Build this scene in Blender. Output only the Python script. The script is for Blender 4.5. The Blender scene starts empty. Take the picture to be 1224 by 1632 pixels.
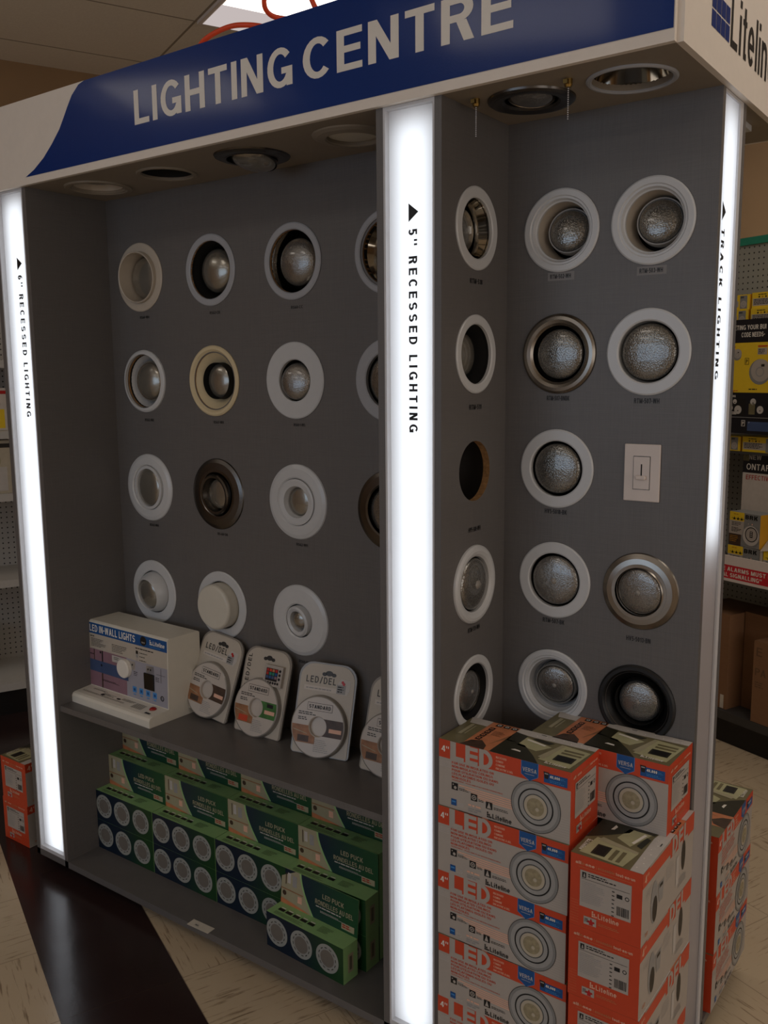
import bpy, bmesh, math, random
from mathutils import Vector as V, Matrix
from mathutils.geometry import tessellate_polygon
random.seed(7)
SC = bpy.context.scene
COL = SC.collection
R = math.radians
PI = math.pi

# ---------------------------------------------------------------- camera, light, exposure
cam_d = bpy.data.cameras.new('camera'); cam = bpy.data.objects.new('camera', cam_d); COL.objects.link(cam); SC.camera = cam
cam_d.sensor_fit = 'VERTICAL'; cam_d.sensor_height = 32.64; cam_d.sensor_width = 24.48
cam_d.lens = 1442.15 / 1632 * 32.64; cam_d.clip_start = 0.05; cam_d.clip_end = 60
MM = [[0.80982481, -0.58109336, -0.08071113], [0.58661517, 0.80013593, 0.12516048], [-0.00815005, -0.14870443, 0.9888481]]
cam.matrix_world = Matrix(((MM[0][0], MM[0][2], -MM[0][1], 1.90566), (MM[1][0], MM[1][2], -MM[1][1], -1.52812), (MM[2][0], MM[2][2], -MM[2][1], 1.47601), (0, 0, 0, 1)))
SC.view_settings.view_transform = 'Standard'; SC.view_settings.look = 'None'; SC.view_settings.gamma = 1
SC.view_settings.use_curve_mapping = False
SC.view_settings.exposure = 0.0
LAMP = 3.3        # ceiling lens radiance
LAMP_COL = (1.0, 0.90, 0.79)
STRIP = 2.8       # light box LED boards
DAY = 1.6         # shop window behind the photographer
SIDE = 1.25        # unseen glowing pane added in the right wall to brighten the header side
w_ = bpy.data.worlds.new('world'); SC.world = w_; w_.use_nodes = True
w_.node_tree.nodes['Background'].inputs[0].default_value = (0.5, 0.6, 0.8, 1); w_.node_tree.nodes['Background'].inputs[1].default_value = 0.3

# measured layout (metres; kiosk front on y = 0, kiosk shelf floor on z = 0, shop floor on z = ZF)
A0, A3, B0, B3, XS, D = -0.582, -0.420, 0.784, 0.938, 1.382, 0.267
T, WC, WL = 0.016, 0.122, 0.129
H, HT, ZF, ZS, YB = 2.0, 2.218, -0.06, 0.503, 0.745
ZC = 2.97
AL = R(-23.5)

# ---------------------------------------------------------------- materials
def s2l(c):
    c = c / 255
    return c / 12.92 if c <= 0.04045 else ((c + 0.055) / 1.055) ** 2.4
def rgb(r, g, b): return (s2l(r), s2l(g), s2l(b), 1)
class NT:
    def __init__(s, name):
        s.m = bpy.data.materials.new(name); s.m.use_nodes = True; s.t = s.m.node_tree; s.n = s.t.nodes; s.l = s.t.links
        s.b = s.n['Principled BSDF']; s.out = s.n['Material Output']
    def N(s, kind, **kw):
        n = s.n.new(kind)
        for k, v in kw.items():
            if k.startswith('i_'):
                k = k[2:]; n.inputs[int(k) if k.isdigit() else k].default_value = v
            else: setattr(n, k, v)
        return n
    def L(s, a, b): s.l.new(a, b)
    def math(s, op, a, b=None, c=None):
        n = s.n.new('ShaderNodeMath'); n.operation = op
        for i, v in enumerate((a, b, c)):
            if v is None: continue
            if isinstance(v, (int, float)): n.inputs[i].default_value = v
            else: s.L(v, n.inputs[i])
        return n.outputs[0]
    def mix(s, f, a, b):
        n = s.n.new('ShaderNodeMix'); n.data_type = 'RGBA'
        for i, v in ((0, f), (6, a), (7, b)):
            if isinstance(v, (int, float)): n.inputs[i].default_value = v
            elif isinstance(v, tuple): n.inputs[i].default_value = v
            else: s.L(v, n.inputs[i])
        return n.outputs[2]
    def co(s):
        return s.N('ShaderNodeTexCoord').outputs['Object']
MATS = {}
def pm(name, col, rough=0.5, metal=0.0, var=0.06, scale=40, bump=0.0, bscale=200, coat=0.0, spec=0.5, stretch=None, aniso=0):
    """procedural principled material: base colour with a little noise variation, optional bump"""
    t = NT(name); b = t.b
    b.inputs['Roughness'].default_value = rough; b.inputs['Metallic'].default_value = metal
    b.inputs['Coat Weight'].default_value = coat; b.inputs['Specular IOR Level'].default_value = spec
    b.inputs['Anisotropic'].default_value = aniso
    co = t.co()
    if stretch:
        mp = t.N('ShaderNodeMapping'); mp.inputs['Scale'].default_value = stretch; t.L(co, mp.inputs[0]); co = mp.outputs[0]
    nz = t.N('ShaderNodeTexNoise', i_Scale=scale, i_Detail=3.0); t.L(co, nz.inputs['Vector'])
    d = tuple(c * (1 - 2 * var) for c in col[:3]) + (1,); u = tuple(min(1, c * (1 + 2 * var)) for c in col[:3]) + (1,)
    t.L(t.mix(nz.outputs[0], d, u), b.inputs['Base Color'])
    if bump:
        bn = t.N('ShaderNodeTexNoise', i_Scale=bscale, i_Detail=2.0); t.L(co, bn.inputs['Vector'])
        bp = t.N('ShaderNodeBump', i_Strength=bump, i_Distance=0.001); t.L(bn.outputs[0], bp.inputs['Height']); t.L(bp.outputs[0], b.inputs['Normal'])
    MATS[name] = t.m
    return t.m
def M(name): return MATS[name]

# kiosk laminate: grey with a fine woven grain
t = NT('laminate'); co = t.co()
for k, (sc, nm) in enumerate((((900, 900, 14), 'a'), ((14, 14, 900), 'b'))):
    mp = t.N('ShaderNodeMapping'); mp.inputs['Scale'].default_value = sc; t.L(co, mp.inputs[0])
    nz = t.N('ShaderNodeTexNoise', i_Scale=1.0, i_Detail=2.0); t.L(mp.outputs[0], nz.inputs['Vector'])
    if k == 0: fa = nz.outputs[0]
    else: fb = nz.outputs[0]
f = t.math('ADD', t.math('MULTIPLY', fa, 0.5), t.math('MULTIPLY', fb, 0.5))
t.L(t.mix(f, rgb(82, 79, 77), rgb(114, 110, 108)), t.b.inputs['Base Color']); t.b.inputs['Roughness'].default_value = 0.42
MATS['laminate'] = t.m
pm('edge', rgb(112, 112, 114), 0.4); pm('kick', rgb(18, 15, 14), 0.5)
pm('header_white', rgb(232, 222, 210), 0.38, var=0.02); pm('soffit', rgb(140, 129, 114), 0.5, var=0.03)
pm('sign_blue', rgb(0, 46, 118), 0.30, var=0.03, scale=8, bump=0.25, bscale=300, coat=0.35, spec=0.12); MATS['sign_blue'].node_tree.nodes['Principled BSDF'].inputs['Coat Roughness'].default_value = 0.10; pm('letter_white', rgb(232, 226, 216), 0.35, var=0.02)
pm('alu', rgb(205, 205, 208), 0.35, var=0.02)
pm('ink', rgb(14, 12, 12), 0.5); pm('cord_orange', rgb(226, 74, 32), 0.45)
pm('white_enamel', rgb(196, 196, 196), 0.28, var=0.015); pm('warm_enamel', rgb(188, 176, 160), 0.35, var=0.02); pm('cream_enamel', rgb(214, 196, 158), 0.4, var=0.02)
pm('grey_enamel', rgb(165, 166, 170), 0.25, var=0.02)
pm('black_enamel', rgb(10, 9, 9), 0.45); pm('black_matte', rgb(5, 5, 5), 0.8)
pm('nickel', rgb(150, 143, 134), 0.26, 1.0, stretch=(3, 3, 60), scale=8, var=0.1, aniso=0.4); pm('dark_nickel', rgb(100, 96, 92), 0.27, 1.0, aniso=0.4, var=0.1, scale=12)
pm('chrome', rgb(200, 196, 188), 0.08, 1.0, var=0.02); pm('can_metal', rgb(70, 68, 66), 0.45, 0.8)
pm('opal', rgb(206, 200, 186), 0.35, var=0.02); pm('brass', rgb(170, 140, 80), 0.3, 1.0)
pm('particle_board', rgb(150, 112, 70), 0.9, var=0.35, scale=120, bump=0.6); pm('switch_white', rgb(214, 202, 194), 0.4, var=0.02)
def bulb_mat(name, kind, col, rough):
    t = NT(name); co = t.co()
    t.b.inputs['Metallic'].default_value = 0.7; t.b.inputs['Roughness'].default_value = rough
    t.b.inputs['Coat Weight'].default_value = 0.9; t.b.inputs['Coat Roughness'].default_value = 0.06
    if kind == 'dimple': tx = t.N('ShaderNodeTexVoronoi', i_Scale=330.0); h = tx.outputs['Distance']
    elif kind == 'frost': tx = t.N('ShaderNodeTexNoise', i_Scale=260.0, i_Detail=3.0); h = tx.outputs[0]
    else: tx = t.N('ShaderNodeTexVoronoi', i_Scale=420.0); h = tx.outputs['Distance']
    t.L(co, tx.inputs['Vector'])
    bp = t.N('ShaderNodeBump', i_Strength=0.6 if kind != 'frost' else 0.45, i_Distance=0.0008); t.L(h, bp.inputs['Height']); t.L(bp.outputs[0], t.b.inputs['Normal'])
    nz = t.N('ShaderNodeTexNoise', i_Scale=26.0, i_Detail=2.0, i_Distortion=0.8); t.L(co, nz.inputs['Vector'])
    cell = t.N('ShaderNodeMapRange'); cell.inputs[1].default_value = 0.1; cell.inputs[2].default_value = 0.62; cell.inputs[3].default_value = 1.0; cell.inputs[4].default_value = 0.25 if kind == 'dimple' else 0.45
    t.L(h, cell.inputs[0]); base = t.mix(nz.outputs[0], tuple(c * 0.6 for c in col[:3]) + (1,), col)
    t.L(base if kind == 'frost' else t.mix(cell.outputs[0], tuple(c * 0.28 for c in col[:3]) + (1,), base), t.b.inputs['Base Color'])  # gaps between lens cells darkened in the colour, imitating refraction
    MATS[name] = t.m
bulb_mat('lens_dimple', 'dimple', rgb(176, 172, 164), 0.20); bulb_mat('lens_frost', 'frost', rgb(166, 160, 148), 0.24); bulb_mat('lens_fine', 'fine', rgb(176, 172, 166), 0.18)
# cardboard prints
pm('box_white', rgb(174, 165, 156), 0.45, var=0.02); pm('box_orange', rgb(198, 68, 36), 0.42, var=0.03); pm('box_red', rgb(170, 38, 24), 0.45)
pm('print_peach', rgb(226, 176, 150), 0.5); pm('print_blue', rgb(14, 78, 140), 0.4); pm('print_sky', rgb(70, 140, 205), 0.4); pm('print_grey', rgb(150, 148, 146), 0.5)
pm('print_lgrey', rgb(190, 184, 178), 0.5); pm('print_silver', rgb(132, 132, 130), 0.4); pm('print_silver_light', rgb(156, 155, 152), 0.4); pm('print_beige', rgb(182, 171, 150), 0.5); pm('print_lens', rgb(150, 139, 110), 0.5, var=0.25, scale=120)
pm('print_olive', rgb(112, 104, 74), 0.4, var=0.2, scale=25); pm('print_dark_olive', rgb(42, 40, 26), 0.4, var=0.2, scale=30); pm('print_pale_olive', rgb(176, 172, 134), 0.4, var=0.12, scale=25)
pm('print_tan', rgb(196, 122, 82), 0.45, var=0.15, scale=40); pm('print_brown', rgb(70, 50, 36), 0.45, var=0.3, scale=60); pm('print_red', rgb(180, 30, 30), 0.4)
pm('print_cream', rgb(164, 156, 128), 0.45, var=0.05); pm('print_wood', rgb(150, 104, 70), 0.45, var=0.35, scale=50); pm('print_pink', rgb(140, 106, 118), 0.45, var=0.12, scale=20)
pm('print_slate', rgb(64, 82, 120), 0.45, var=0.12, scale=18); pm('print_cloud', rgb(158, 156, 166), 0.45, var=0.06, scale=12); pm('print_green', rgb(60, 110, 50), 0.45, var=0.4, scale=60)
pm('puck_green', rgb(146, 188, 124), 0.45, var=0.04); pm('puck_white', rgb(150, 152, 146), 0.45, var=0.02); pm('puck_lens', rgb(112, 106, 98), 0.45, var=0.05)
pm('unit_white', rgb(226, 220, 206), 0.45, var=0.02); pm('card_white', rgb(186, 176, 162), 0.45, var=0.02); pm('disc_white', rgb(192, 182, 172), 0.35, var=0.02)
pm('card_pale', rgb(200, 190, 180), 0.45); pm('red_plastic', rgb(150, 30, 20), 0.3); pm('black_gloss', rgb(8, 7, 8), 0.15)
pm('tag_white', rgb(206, 198, 184), 0.5); pm('label_grey', rgb(128, 124, 122), 0.5)
pm('shelf_metal', rgb(190, 186, 180), 0.45, var=0.03); pm('shelf_dark', rgb(60, 58, 56), 0.5); pm('teal', rgb(30, 130, 105), 0.45); pm('rail_white', rgb(226, 214, 208), 0.4, var=0.02)
pm('rail_red', rgb(205, 40, 52), 0.4); pm('cardboard', rgb(132, 95, 65), 0.75, var=0.06, scale=30, stretch=(1, 1, 8)); pm('cardboard_dark', rgb(104, 78, 54), 0.8)
pm('yellow', rgb(232, 196, 40), 0.45, var=0.03); pm('amber', rgb(196, 140, 24), 0.45, var=0.08, stretch=(1, 60, 1)); pm('sign_black', rgb(22, 20, 26), 0.35)
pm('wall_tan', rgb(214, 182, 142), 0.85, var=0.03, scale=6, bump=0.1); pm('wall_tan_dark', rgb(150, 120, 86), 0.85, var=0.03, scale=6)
pm('trim_white', rgb(220, 215, 208), 0.5); pm('troffer_white', rgb(232, 222, 216), 0.4, var=0.01)
pm('clear_gap', rgb(140, 134, 126), 0.3, var=0.02, coat=0.2)
# clear blister plastic
t = NT('clear_plastic'); t.b.inputs['Base Color'].default_value = (0.9, 0.9, 0.88, 1); t.b.inputs['Roughness'].default_value = 0.08
t.b.inputs['Transmission Weight'].default_value = 1.0; t.b.inputs['IOR'].default_value = 1.25
nz = t.N('ShaderNodeTexNoise', i_Scale=40.0); t.L(t.co(), nz.inputs['Vector']); t.L(t.math('MULTIPLY_ADD', nz.outputs[0], 0.1, 0.04), t.b.inputs['Roughness'])
MATS['clear_plastic'] = t.m
# puck carton print: navy running into green along the carton's length
def ramp_mat(name, c0, c1, x0, x1):
    t = NT(name); sx = t.N('ShaderNodeSeparateXYZ'); t.L(t.co(), sx.inputs[0])
    f = t.math('DIVIDE', t.math('SUBTRACT', sx.outputs[0], x0), x1 - x0)
    cl = t.N('ShaderNodeClamp'); t.L(f, cl.inputs[0])
    t.L(t.mix(cl.outputs[0], c0, c1), t.b.inputs['Base Color']); t.b.inputs['Roughness'].default_value = 0.4; MATS[name] = t.m
ramp_mat('puck_print', rgb(8, 28, 46), rgb(20, 62, 28), -0.02, 0.10)
ramp_mat('puck_card', rgb(14, 38, 56), rgb(22, 74, 42), -0.05, 0.10)
# translucent acrylic of the light boxes
t = NT('acrylic'); t.n.remove(t.b)
tr = t.N('ShaderNodeBsdfTranslucent'); tr.inputs[0].default_value = (0.92, 0.93, 0.95, 1)
df = t.N('ShaderNodeBsdfPrincipled'); df.inputs['Base Color'].default_value = rgb(205, 198, 200); df.inputs['Roughness'].default_value = 0.3
nz = t.N('ShaderNodeTexNoise', i_Scale=3.0); t.L(t.co(), nz.inputs['Vector'])
mx = t.N('ShaderNodeMixShader'); t.L(t.math('MULTIPLY_ADD', nz.outputs[0], 0.04, 0.38), mx.inputs[0]); t.L(tr.outputs[0], mx.inputs[1]); t.L(df.outputs[0], mx.inputs[2]); t.L(mx.outputs[0], t.out.inputs[0])
MATS['acrylic'] = t.m
def emit(name, col, st):
    t = NT(name); t.n.remove(t.b); e = t.N('ShaderNodeEmission'); e.inputs[0].default_value = col + (1,); e.inputs[1].default_value = st
    t.L(e.outputs[0], t.out.inputs[0]); MATS[name] = t.m
emit('led_board', (0.90, 0.95, 1.0), STRIP); emit('lamp_lens', LAMP_COL, LAMP); emit('end_panel_glow', (1.0, .88, .86), .55); emit('daylight', (0.62, 0.78, 1.0), DAY); emit('side_light_warm', (1.0, 0.92, 0.86), SIDE)
# pegboard
def peg(name, base, hole, pitch=0.0254, r=0.0036):
    t = NT(name); sx = t.N('ShaderNodeSeparateXYZ'); t.L(t.co(), sx.inputs[0])
    a = t.math('SUBTRACT', t.math('FRACT', t.math('DIVIDE', t.math('ADD', sx.outputs[0], 50.0), pitch)), 0.5)
    b = t.math('SUBTRACT', t.math('FRACT', t.math('DIVIDE', t.math('ADD', sx.outputs[2], 50.0), pitch)), 0.5)
    d = t.math('ADD', t.math('MULTIPLY', a, a), t.math('MULTIPLY', b, b))
    f = t.math('LESS_THAN', d, (r / pitch) ** 2)
    t.L(t.mix(f, base, hole), t.b.inputs['Base Color']); t.b.inputs['Roughness'].default_value = 0.6; MATS[name] = t.m
peg('pegboard', rgb(150, 150, 142), rgb(18, 17, 16)); peg('pegboard_white', rgb(178, 174, 168), rgb(22, 20, 20))
# floor: 12 inch vinyl tiles, tan with streaks turned on alternate tiles, one dark brown row
t = NT('vinyl_tile'); co = t.co(); sx = t.N('ShaderNodeSeparateXYZ'); t.L(co, sx.inputs[0])
P = 0.3048
fx = t.math('DIVIDE', t.math('ADD', sx.outputs[0], 30.0 * P + 0.06), P); fy = t.math('DIVIDE', t.math('ADD', sx.outputs[1], 30.0 * P + 0.0145), P)
ix = t.math('FLOOR', fx); iy = t.math('FLOOR', fy)
chk = t.math('MODULO', t.math('ADD', ix, iy), 2.0)
wn = t.N('ShaderNodeTexWhiteNoise', noise_dimensions='2D'); cb = t.N('ShaderNodeCombineXYZ'); t.L(ix, cb.inputs[0]); t.L(iy, cb.inputs[1]); t.L(cb.outputs[0], wn.inputs['Vector'])
def streak(scale, seed):
    mp = t.N('ShaderNodeMapping'); mp.inputs['Scale'].default_value = scale; mp.inputs['Location'].default_value = (seed, seed, 0); t.L(co, mp.inputs[0])
    nz = t.N('ShaderNodeTexNoise', i_Scale=1.0, i_Detail=4.0, i_Roughness=0.6); t.L(mp.outputs[0], nz.inputs['Vector']); return nz.outputs[0]
sa = streak((9, 110, 1), 3.0); sb = streak((110, 9, 1), 9.0)
st = t.N('ShaderNodeMix'); t.L(chk, st.inputs[0]); t.L(sa, st.inputs[2]); t.L(sb, st.inputs[3])
mask = t.N('ShaderNodeMapRange'); mask.inputs[1].default_value = 0.57; mask.inputs[2].default_value = 0.68; t.L(st.outputs[0], mask.inputs[0])
big = t.N('ShaderNodeTexNoise', i_Scale=5.0, i_Detail=3.0); t.L(co, big.inputs['Vector'])
tan = t.mix(big.outputs[0], rgb(188, 168, 140), rgb(206, 188, 160))
tan = t.mix(t.math('MULTIPLY', wn.outputs[0], 0.25), tan, rgb(196, 172, 142))
tan = t.mix(t.math('MULTIPLY', mask.outputs[0], 0.75), tan, rgb(112, 90, 66))
dark = t.mix(big.outputs[0], rgb(38, 26, 26), rgb(58, 42, 40))
band = t.math('COMPARE', iy, 29.0, 0.5)
bl = t.mix(band, tan, dark)
jx = t.math('LESS_THAN', t.math('FRACT', fx), 0.006); jy = t.math('LESS_THAN', t.math('FRACT', fy), 0.006)
bl = t.mix(t.math('MULTIPLY', t.math('MAXIMUM', jx, jy), 0.55), bl, rgb(60, 48, 38))
t.L(bl, t.b.inputs['Base Color'])
rg = t.N('ShaderNodeMapRange'); rg.inputs[3].default_value = 0.12; rg.inputs[4].default_value = 0.30; t.L(big.outputs[0], rg.inputs[0]); t.L(rg.outputs[0], t.b.inputs['Roughness'])
bp = t.N('ShaderNodeBump', i_Strength=0.15, i_Distance=0.002); t.L(streak((30, 30, 30), 1.0), bp.inputs['Height']); t.L(bp.outputs[0], t.b.inputs['Normal'])
MATS['vinyl_tile'] = t.m
# ceiling tiles 0.61 m with dull grid lines
t = NT('ceiling_tile'); co = t.co(); sx = t.N('ShaderNodeSeparateXYZ'); t.L(co, sx.inputs[0])
fx = t.math('FRACT', t.math('DIVIDE', t.math('ADD', sx.outputs[0], 30.5 + 1.882), 0.61)); fy = t.math('FRACT', t.math('DIVIDE', t.math('ADD', sx.outputs[1], 12.2 - 0.158), 1.22))
g = t.math('MAXIMUM', t.math('LESS_THAN', t.math('ABSOLUTE', t.math('SUBTRACT', fx, 0.5)), 0.008), t.math('LESS_THAN', t.math('ABSOLUTE', t.math('SUBTRACT', fy, 0.5)), 0.0045))
nz = t.N('ShaderNodeTexNoise', i_Scale=90.0, i_Detail=4.0); t.L(co, nz.inputs['Vector'])
t.L(t.mix(g, t.mix(nz.outputs[0], rgb(222, 212, 196), rgb(236, 228, 212)), rgb(150, 138, 120)), t.b.inputs['Base Color']); t.b.inputs['Roughness'].default_value = 0.9
bp = t.N('ShaderNodeBump', i_Strength=0.3, i_Distance=0.002); t.L(nz.outputs[0], bp.inputs['Height']); t.L(bp.outputs[0], t.b.inputs['Normal'])
MATS['ceiling_tile'] = t.m

# ---------------------------------------------------------------- mesh builder
TXT = {}; CAP = 0.7
def glyph(ch, s):
    """plain grotesque letter, cap height 1, stroke s: list of polygons and its width"""
    P = []; Z = [0]
    def put(p, nxt=True): P.append((Z[0], p)); Z[0] += nxt
    def r(x0, y0, x1, y1): put([(x0, y0), (x1, y0), (x1, y1), (x0, y1)])
    def q(*p): put(list(p))
    def arc(cx, cy, rx, ry, a0, a1, n=10, k=1.0):
        for i in range(n):
            a, b = R(a0 + (a1 - a0) * i / n), R(a0 + (a1 - a0) * (i + 1) / n); ix, iy = rx - s * k, ry - s * 0.92 * k
            put([(cx + ix * math.cos(a), cy + iy * math.sin(a)), (cx + rx * math.cos(a), cy + ry * math.sin(a)), (cx + rx * math.cos(b), cy + ry * math.sin(b)), (cx + ix * math.cos(b), cy + iy * math.sin(b))], i == n - 1)
    def dg(x0, y0, x1, y1, w=None):
        w = w or s * 1.12; q((x0, y0), (x0 + w, y0), (x1 + w, y1), (x1, y1)) if y1 > y0 else q((x1, y1), (x1 + w, y1), (x0 + w, y0), (x0, y0))
    h = s * 0.92; u = ch.upper() if ch in 'ÉÀ' else ch
    if ch in 'ÉÀ': q((.28, 1.08), (.38, 1.08), (.46, 1.24), (.34, 1.24)) if ch == 'É' else q((.38, 1.08), (.48, 1.08), (.40, 1.24), (.28, 1.24)); u = 'E' if ch == 'É' else 'A'
    W = .66; y5 = .5 - h / 2
    if u == 'A': dg(0, 0, .36 - s * .56, 1); dg(.72 - s * 1.12, 0, .36 - s * .56, 1); r(.18, .24, .54, .24 + h); W = .72
    elif u == 'B': r(0, 0, s, 1); [r(s, y, .36, y + h) for y in (0, y5, 1 - h)]; arc(.36, .25 + h / 4, .28, .25 + h / 4, -90, 90); arc(.36, .75 - h / 4, .26, .25 + h / 4, -90, 90); W = .64
    elif u == 'C': arc(.37, .5, .37, .51, 42, 318, 18); W = .70
    elif u == 'D': r(0, 0, s, 1); r(s, 0, .30, h); r(s, 1 - h, .30, 1); arc(.30, .5, .38, .5, -90, 90, 14); W = .68
    elif u == 'E': r(0, 0, s, 1); r(s, 0, .60, h); r(s, 1 - h, .60, 1); r(s, y5 + .02, .56, y5 + .02 + h); W = .60
    elif u == 'F': r(0, 0, s, 1); r(s, 1 - h, .56, 1); r(s, y5, .50, y5 + h); W = .56
    elif u == 'G': arc(.38, .5, .38, .51, 40, 330, 20); r(.74 - s, .02, .74, .50); r(.42, .50 - h, .74, .50); W = .74
    elif u == 'H': r(0, 0, s, 1); r(.68 - s, 0, .68, 1); r(s, y5, .68 - s, y5 + h); W = .68
    elif u == 'I': r(0, 0, s, 1); W = s
    elif u == 'J': r(.48 - s, .28, .48, 1); arc(.24, .26, .24, .27, 180, 360); W = .48
    elif u == 'K': r(0, 0, s, 1); dg(s * .6, .36, .66 - s * 1.2, 1, s * 1.3); dg(.68 - s * 1.2, 0, .20, .56, s * 1.25); W = .68
    elif u == 'L': r(0, 0, s, 1); r(s, 0, .56, h); W = .56
    elif u == 'M': r(0, 0, s, 1); r(.82 - s, 0, .82, 1); dg(.41 - s * .5, 0, s * .2, 1, s); dg(.41 - s * .5, 0, .82 - s * 1.2, 1, s); W = .82
    elif u == 'N': r(0, 0, s, 1); r(.68 - s, 0, .68, 1); dg(.68 - s * 1.15, 0, 0, 1, s * 1.15); W = .68
    elif u == 'O': arc(.39, .5, .39, .51, 0, 360, 24); W = .78
    elif u == 'Q': arc(.39, .5, .39, .51, 0, 360, 24); dg(.62, -.03, .42, .24); W = .78
    elif u in 'PR':
        r(0, 0, s, 1); r(s, 1 - h, .36, 1); r(s, .44, .36, .44 + h); arc(.36, .72, .28, .28, -90, 90, 12); W = .62
        if u == 'R': dg(.66 - s * 1.15, 0, .30, .46, s * 1.15); W = .66
    elif u == 'S': ry = (1 + h) / 4 + .005; arc(.32, 1 - ry, .32, ry, 20, 270, 14); arc(.33, ry, .33, ry, -160, 90, 14); W = .66
    elif u == 'T': r(.31 - s / 2, 0, .31 + s / 2, 1); r(0, 1 - h, .62, 1); W = .62
    elif u == 'U': r(0, .30, s, 1); r(.66 - s, .30, .66, 1); arc(.33, .31, .33, .32, 180, 360, 14); W = .66
    elif u == 'V': dg(.34 - s * .56, 0, 0, 1); dg(.34 - s * .56, 0, .68 - s * 1.12, 1); W = .68
    elif u == 'W': dg(.24 - s * .5, 0, 0, 1, s); dg(.24 - s * .5, 0, .48 - s * .5, 1, s); dg(.72 - s * .5, 0, .48 - s * .5, 1, s); dg(.72 - s * .5, 0, .96 - s, 1, s); W = .96
    elif u == 'X': dg(0, 0, .66 - s * 1.2, 1, s * 1.2); dg(.66 - s * 1.2, 0, 0, 1, s * 1.2)
    elif u == 'Y': r(.33 - s / 2, 0, .33 + s / 2, .45); dg(.33 - s * .56, .40, 0, 1); dg(.33 - s * .56, .40, .66 - s * 1.12, 1)
    elif u == 'Z': r(0, 0, .6, h); r(0, 1 - h, .6, 1); dg(0, h, .6 - s * 1.2, 1 - h, s * 1.2); W = .6
    elif u == '0': arc(.27, .5, .27, .51, 0, 360, 18); W = .54
    elif u == '1': r(.20, 0, .20 + s, 1); r(.02, .70, .20, .70 + h * .8); W = .36
    elif u == '2': arc(.27, .72, .27, .29, -35, 165, 12); dg(0, h * .6, .33, .60, s * 1.3); r(0, 0, .54, h); W = .54
    elif u == '3': ry = (1 + h) / 4 + .005; arc(.27, 1 - ry, .26, ry, -90, 160, 12); arc(.27, ry, .27, ry, -160, 90, 12); W = .54
    elif u == '4': r(.34, 0, .34 + s, 1); r(0, .22, .56, .22 + h); dg(0, .25, .34 - s * .2, 1, s); W = .56
    elif u == '5': arc(.26, .33, .28, .34, -150, 120, 14); r(.04, .44, .04 + s * .95, 1); r(.04, 1 - h, .50, 1); W = .54
    elif u == '6': arc(.27, .32, .27, .33, 0, 360, 16); arc(.30, .50, .30, .51, 60, 200, 10); W = .54
    elif u == '7': r(0, 1 - h, .52, 1); dg(.10, 0, .52 - s * 1.1, 1 - h, s * 1.1); W = .52
    elif u == '8': ry = (1 + h) / 4 + .005; arc(.27, 1 - ry, .25, ry, 0, 360, 16); arc(.27, ry, .27, ry, 0, 360, 16); W = .54
    elif u == '9': arc(.27, .68, .27, .33, 0, 360, 16); arc(.24, .50, .30, .51, -120, 20, 10); W = .54
    elif u == '-': r(0, .36, .28, .36 + h); W = .28
    elif u == '.': r(0, 0, s, s); W = s
    elif u == ',': r(0, 0, s, s); dg(0, -.14, s * .4, 0, s * .5); W = s
    elif u == '/': dg(0, -.04, .50 - s, 1.04, s); W = .50
    elif u == '"': r(0, .62, s * .8, 1); r(s * 1.7, .62, s * 2.5, 1); W = s * 2.5
    elif u == '|': r(0, -.1, s * .6, 1.05); W = s * .6
    elif u == ' ': W = .20
    elif u == 'i': r(0, 0, s, .73); r(0, .86, s, 1); W = s
    elif u == 'l': r(0, 0, s, 1); W = s
    elif u == 't': r(.10, .10, .10 + s, .95); r(0, .73 - h * .8, .34, .73); r(.10, 0, .34, h * .9); W = .34
    elif u == 'n': r(0, 0, s, .73); arc(.27, .47, .27, .27, 0, 170, 10); r(.54 - s, 0, .54, .48); W = .54
    elif u == 'h': r(0, 0, s, 1); arc(.27, .47, .27, .27, 0, 170, 10); r(.54 - s, 0, .54, .48); W = .54
    elif u == 'm': r(0, 0, s, .73); [(arc(.22 + d, .5, .22, .24, 0, 170, 8), r(.44 - s + d, 0, .44 + d, .5)) for d in (0, .44 - s)]; W = .88 - s
    elif u == 'u': r(0, .26, s, .73); arc(.27, .27, .27, .27, 190, 360, 10); r(.54 - s, 0, .54, .73); W = .54
    elif u == 'r': r(0, 0, s, .73); arc(.26, .46, .26, .28, 70, 170, 6); W = .34
    elif u == 'e': arc(.28, .37, .28, .38, 0, 320, 16); r(s * .8, .37 - h * .45, .56, .37 + h * .35); W = .56
    elif u == 'o': arc(.28, .37, .28, .38, 0, 360, 18); W = .56
    elif u == 'a': arc(.26, .22, .26, .23, 90, 360, 12); arc(.27, .48, .26, .26, 0, 160, 10); r(.52 - s, 0, .52, .48); r(.2, .45 - h, .52 - s, .45); W = .52
    elif u == 'b': r(0, 0, s, 1); arc(.28, .37, .28, .38, 0, 360, 18); W = .56
    elif u == 's': ry = (.75 + h) / 4; arc(.23, .75 - ry, .23, ry, 20, 270, 10); arc(.24, ry, .24, ry, -160, 90, 10); W = .48
    else: return None
    return P, W
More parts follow.
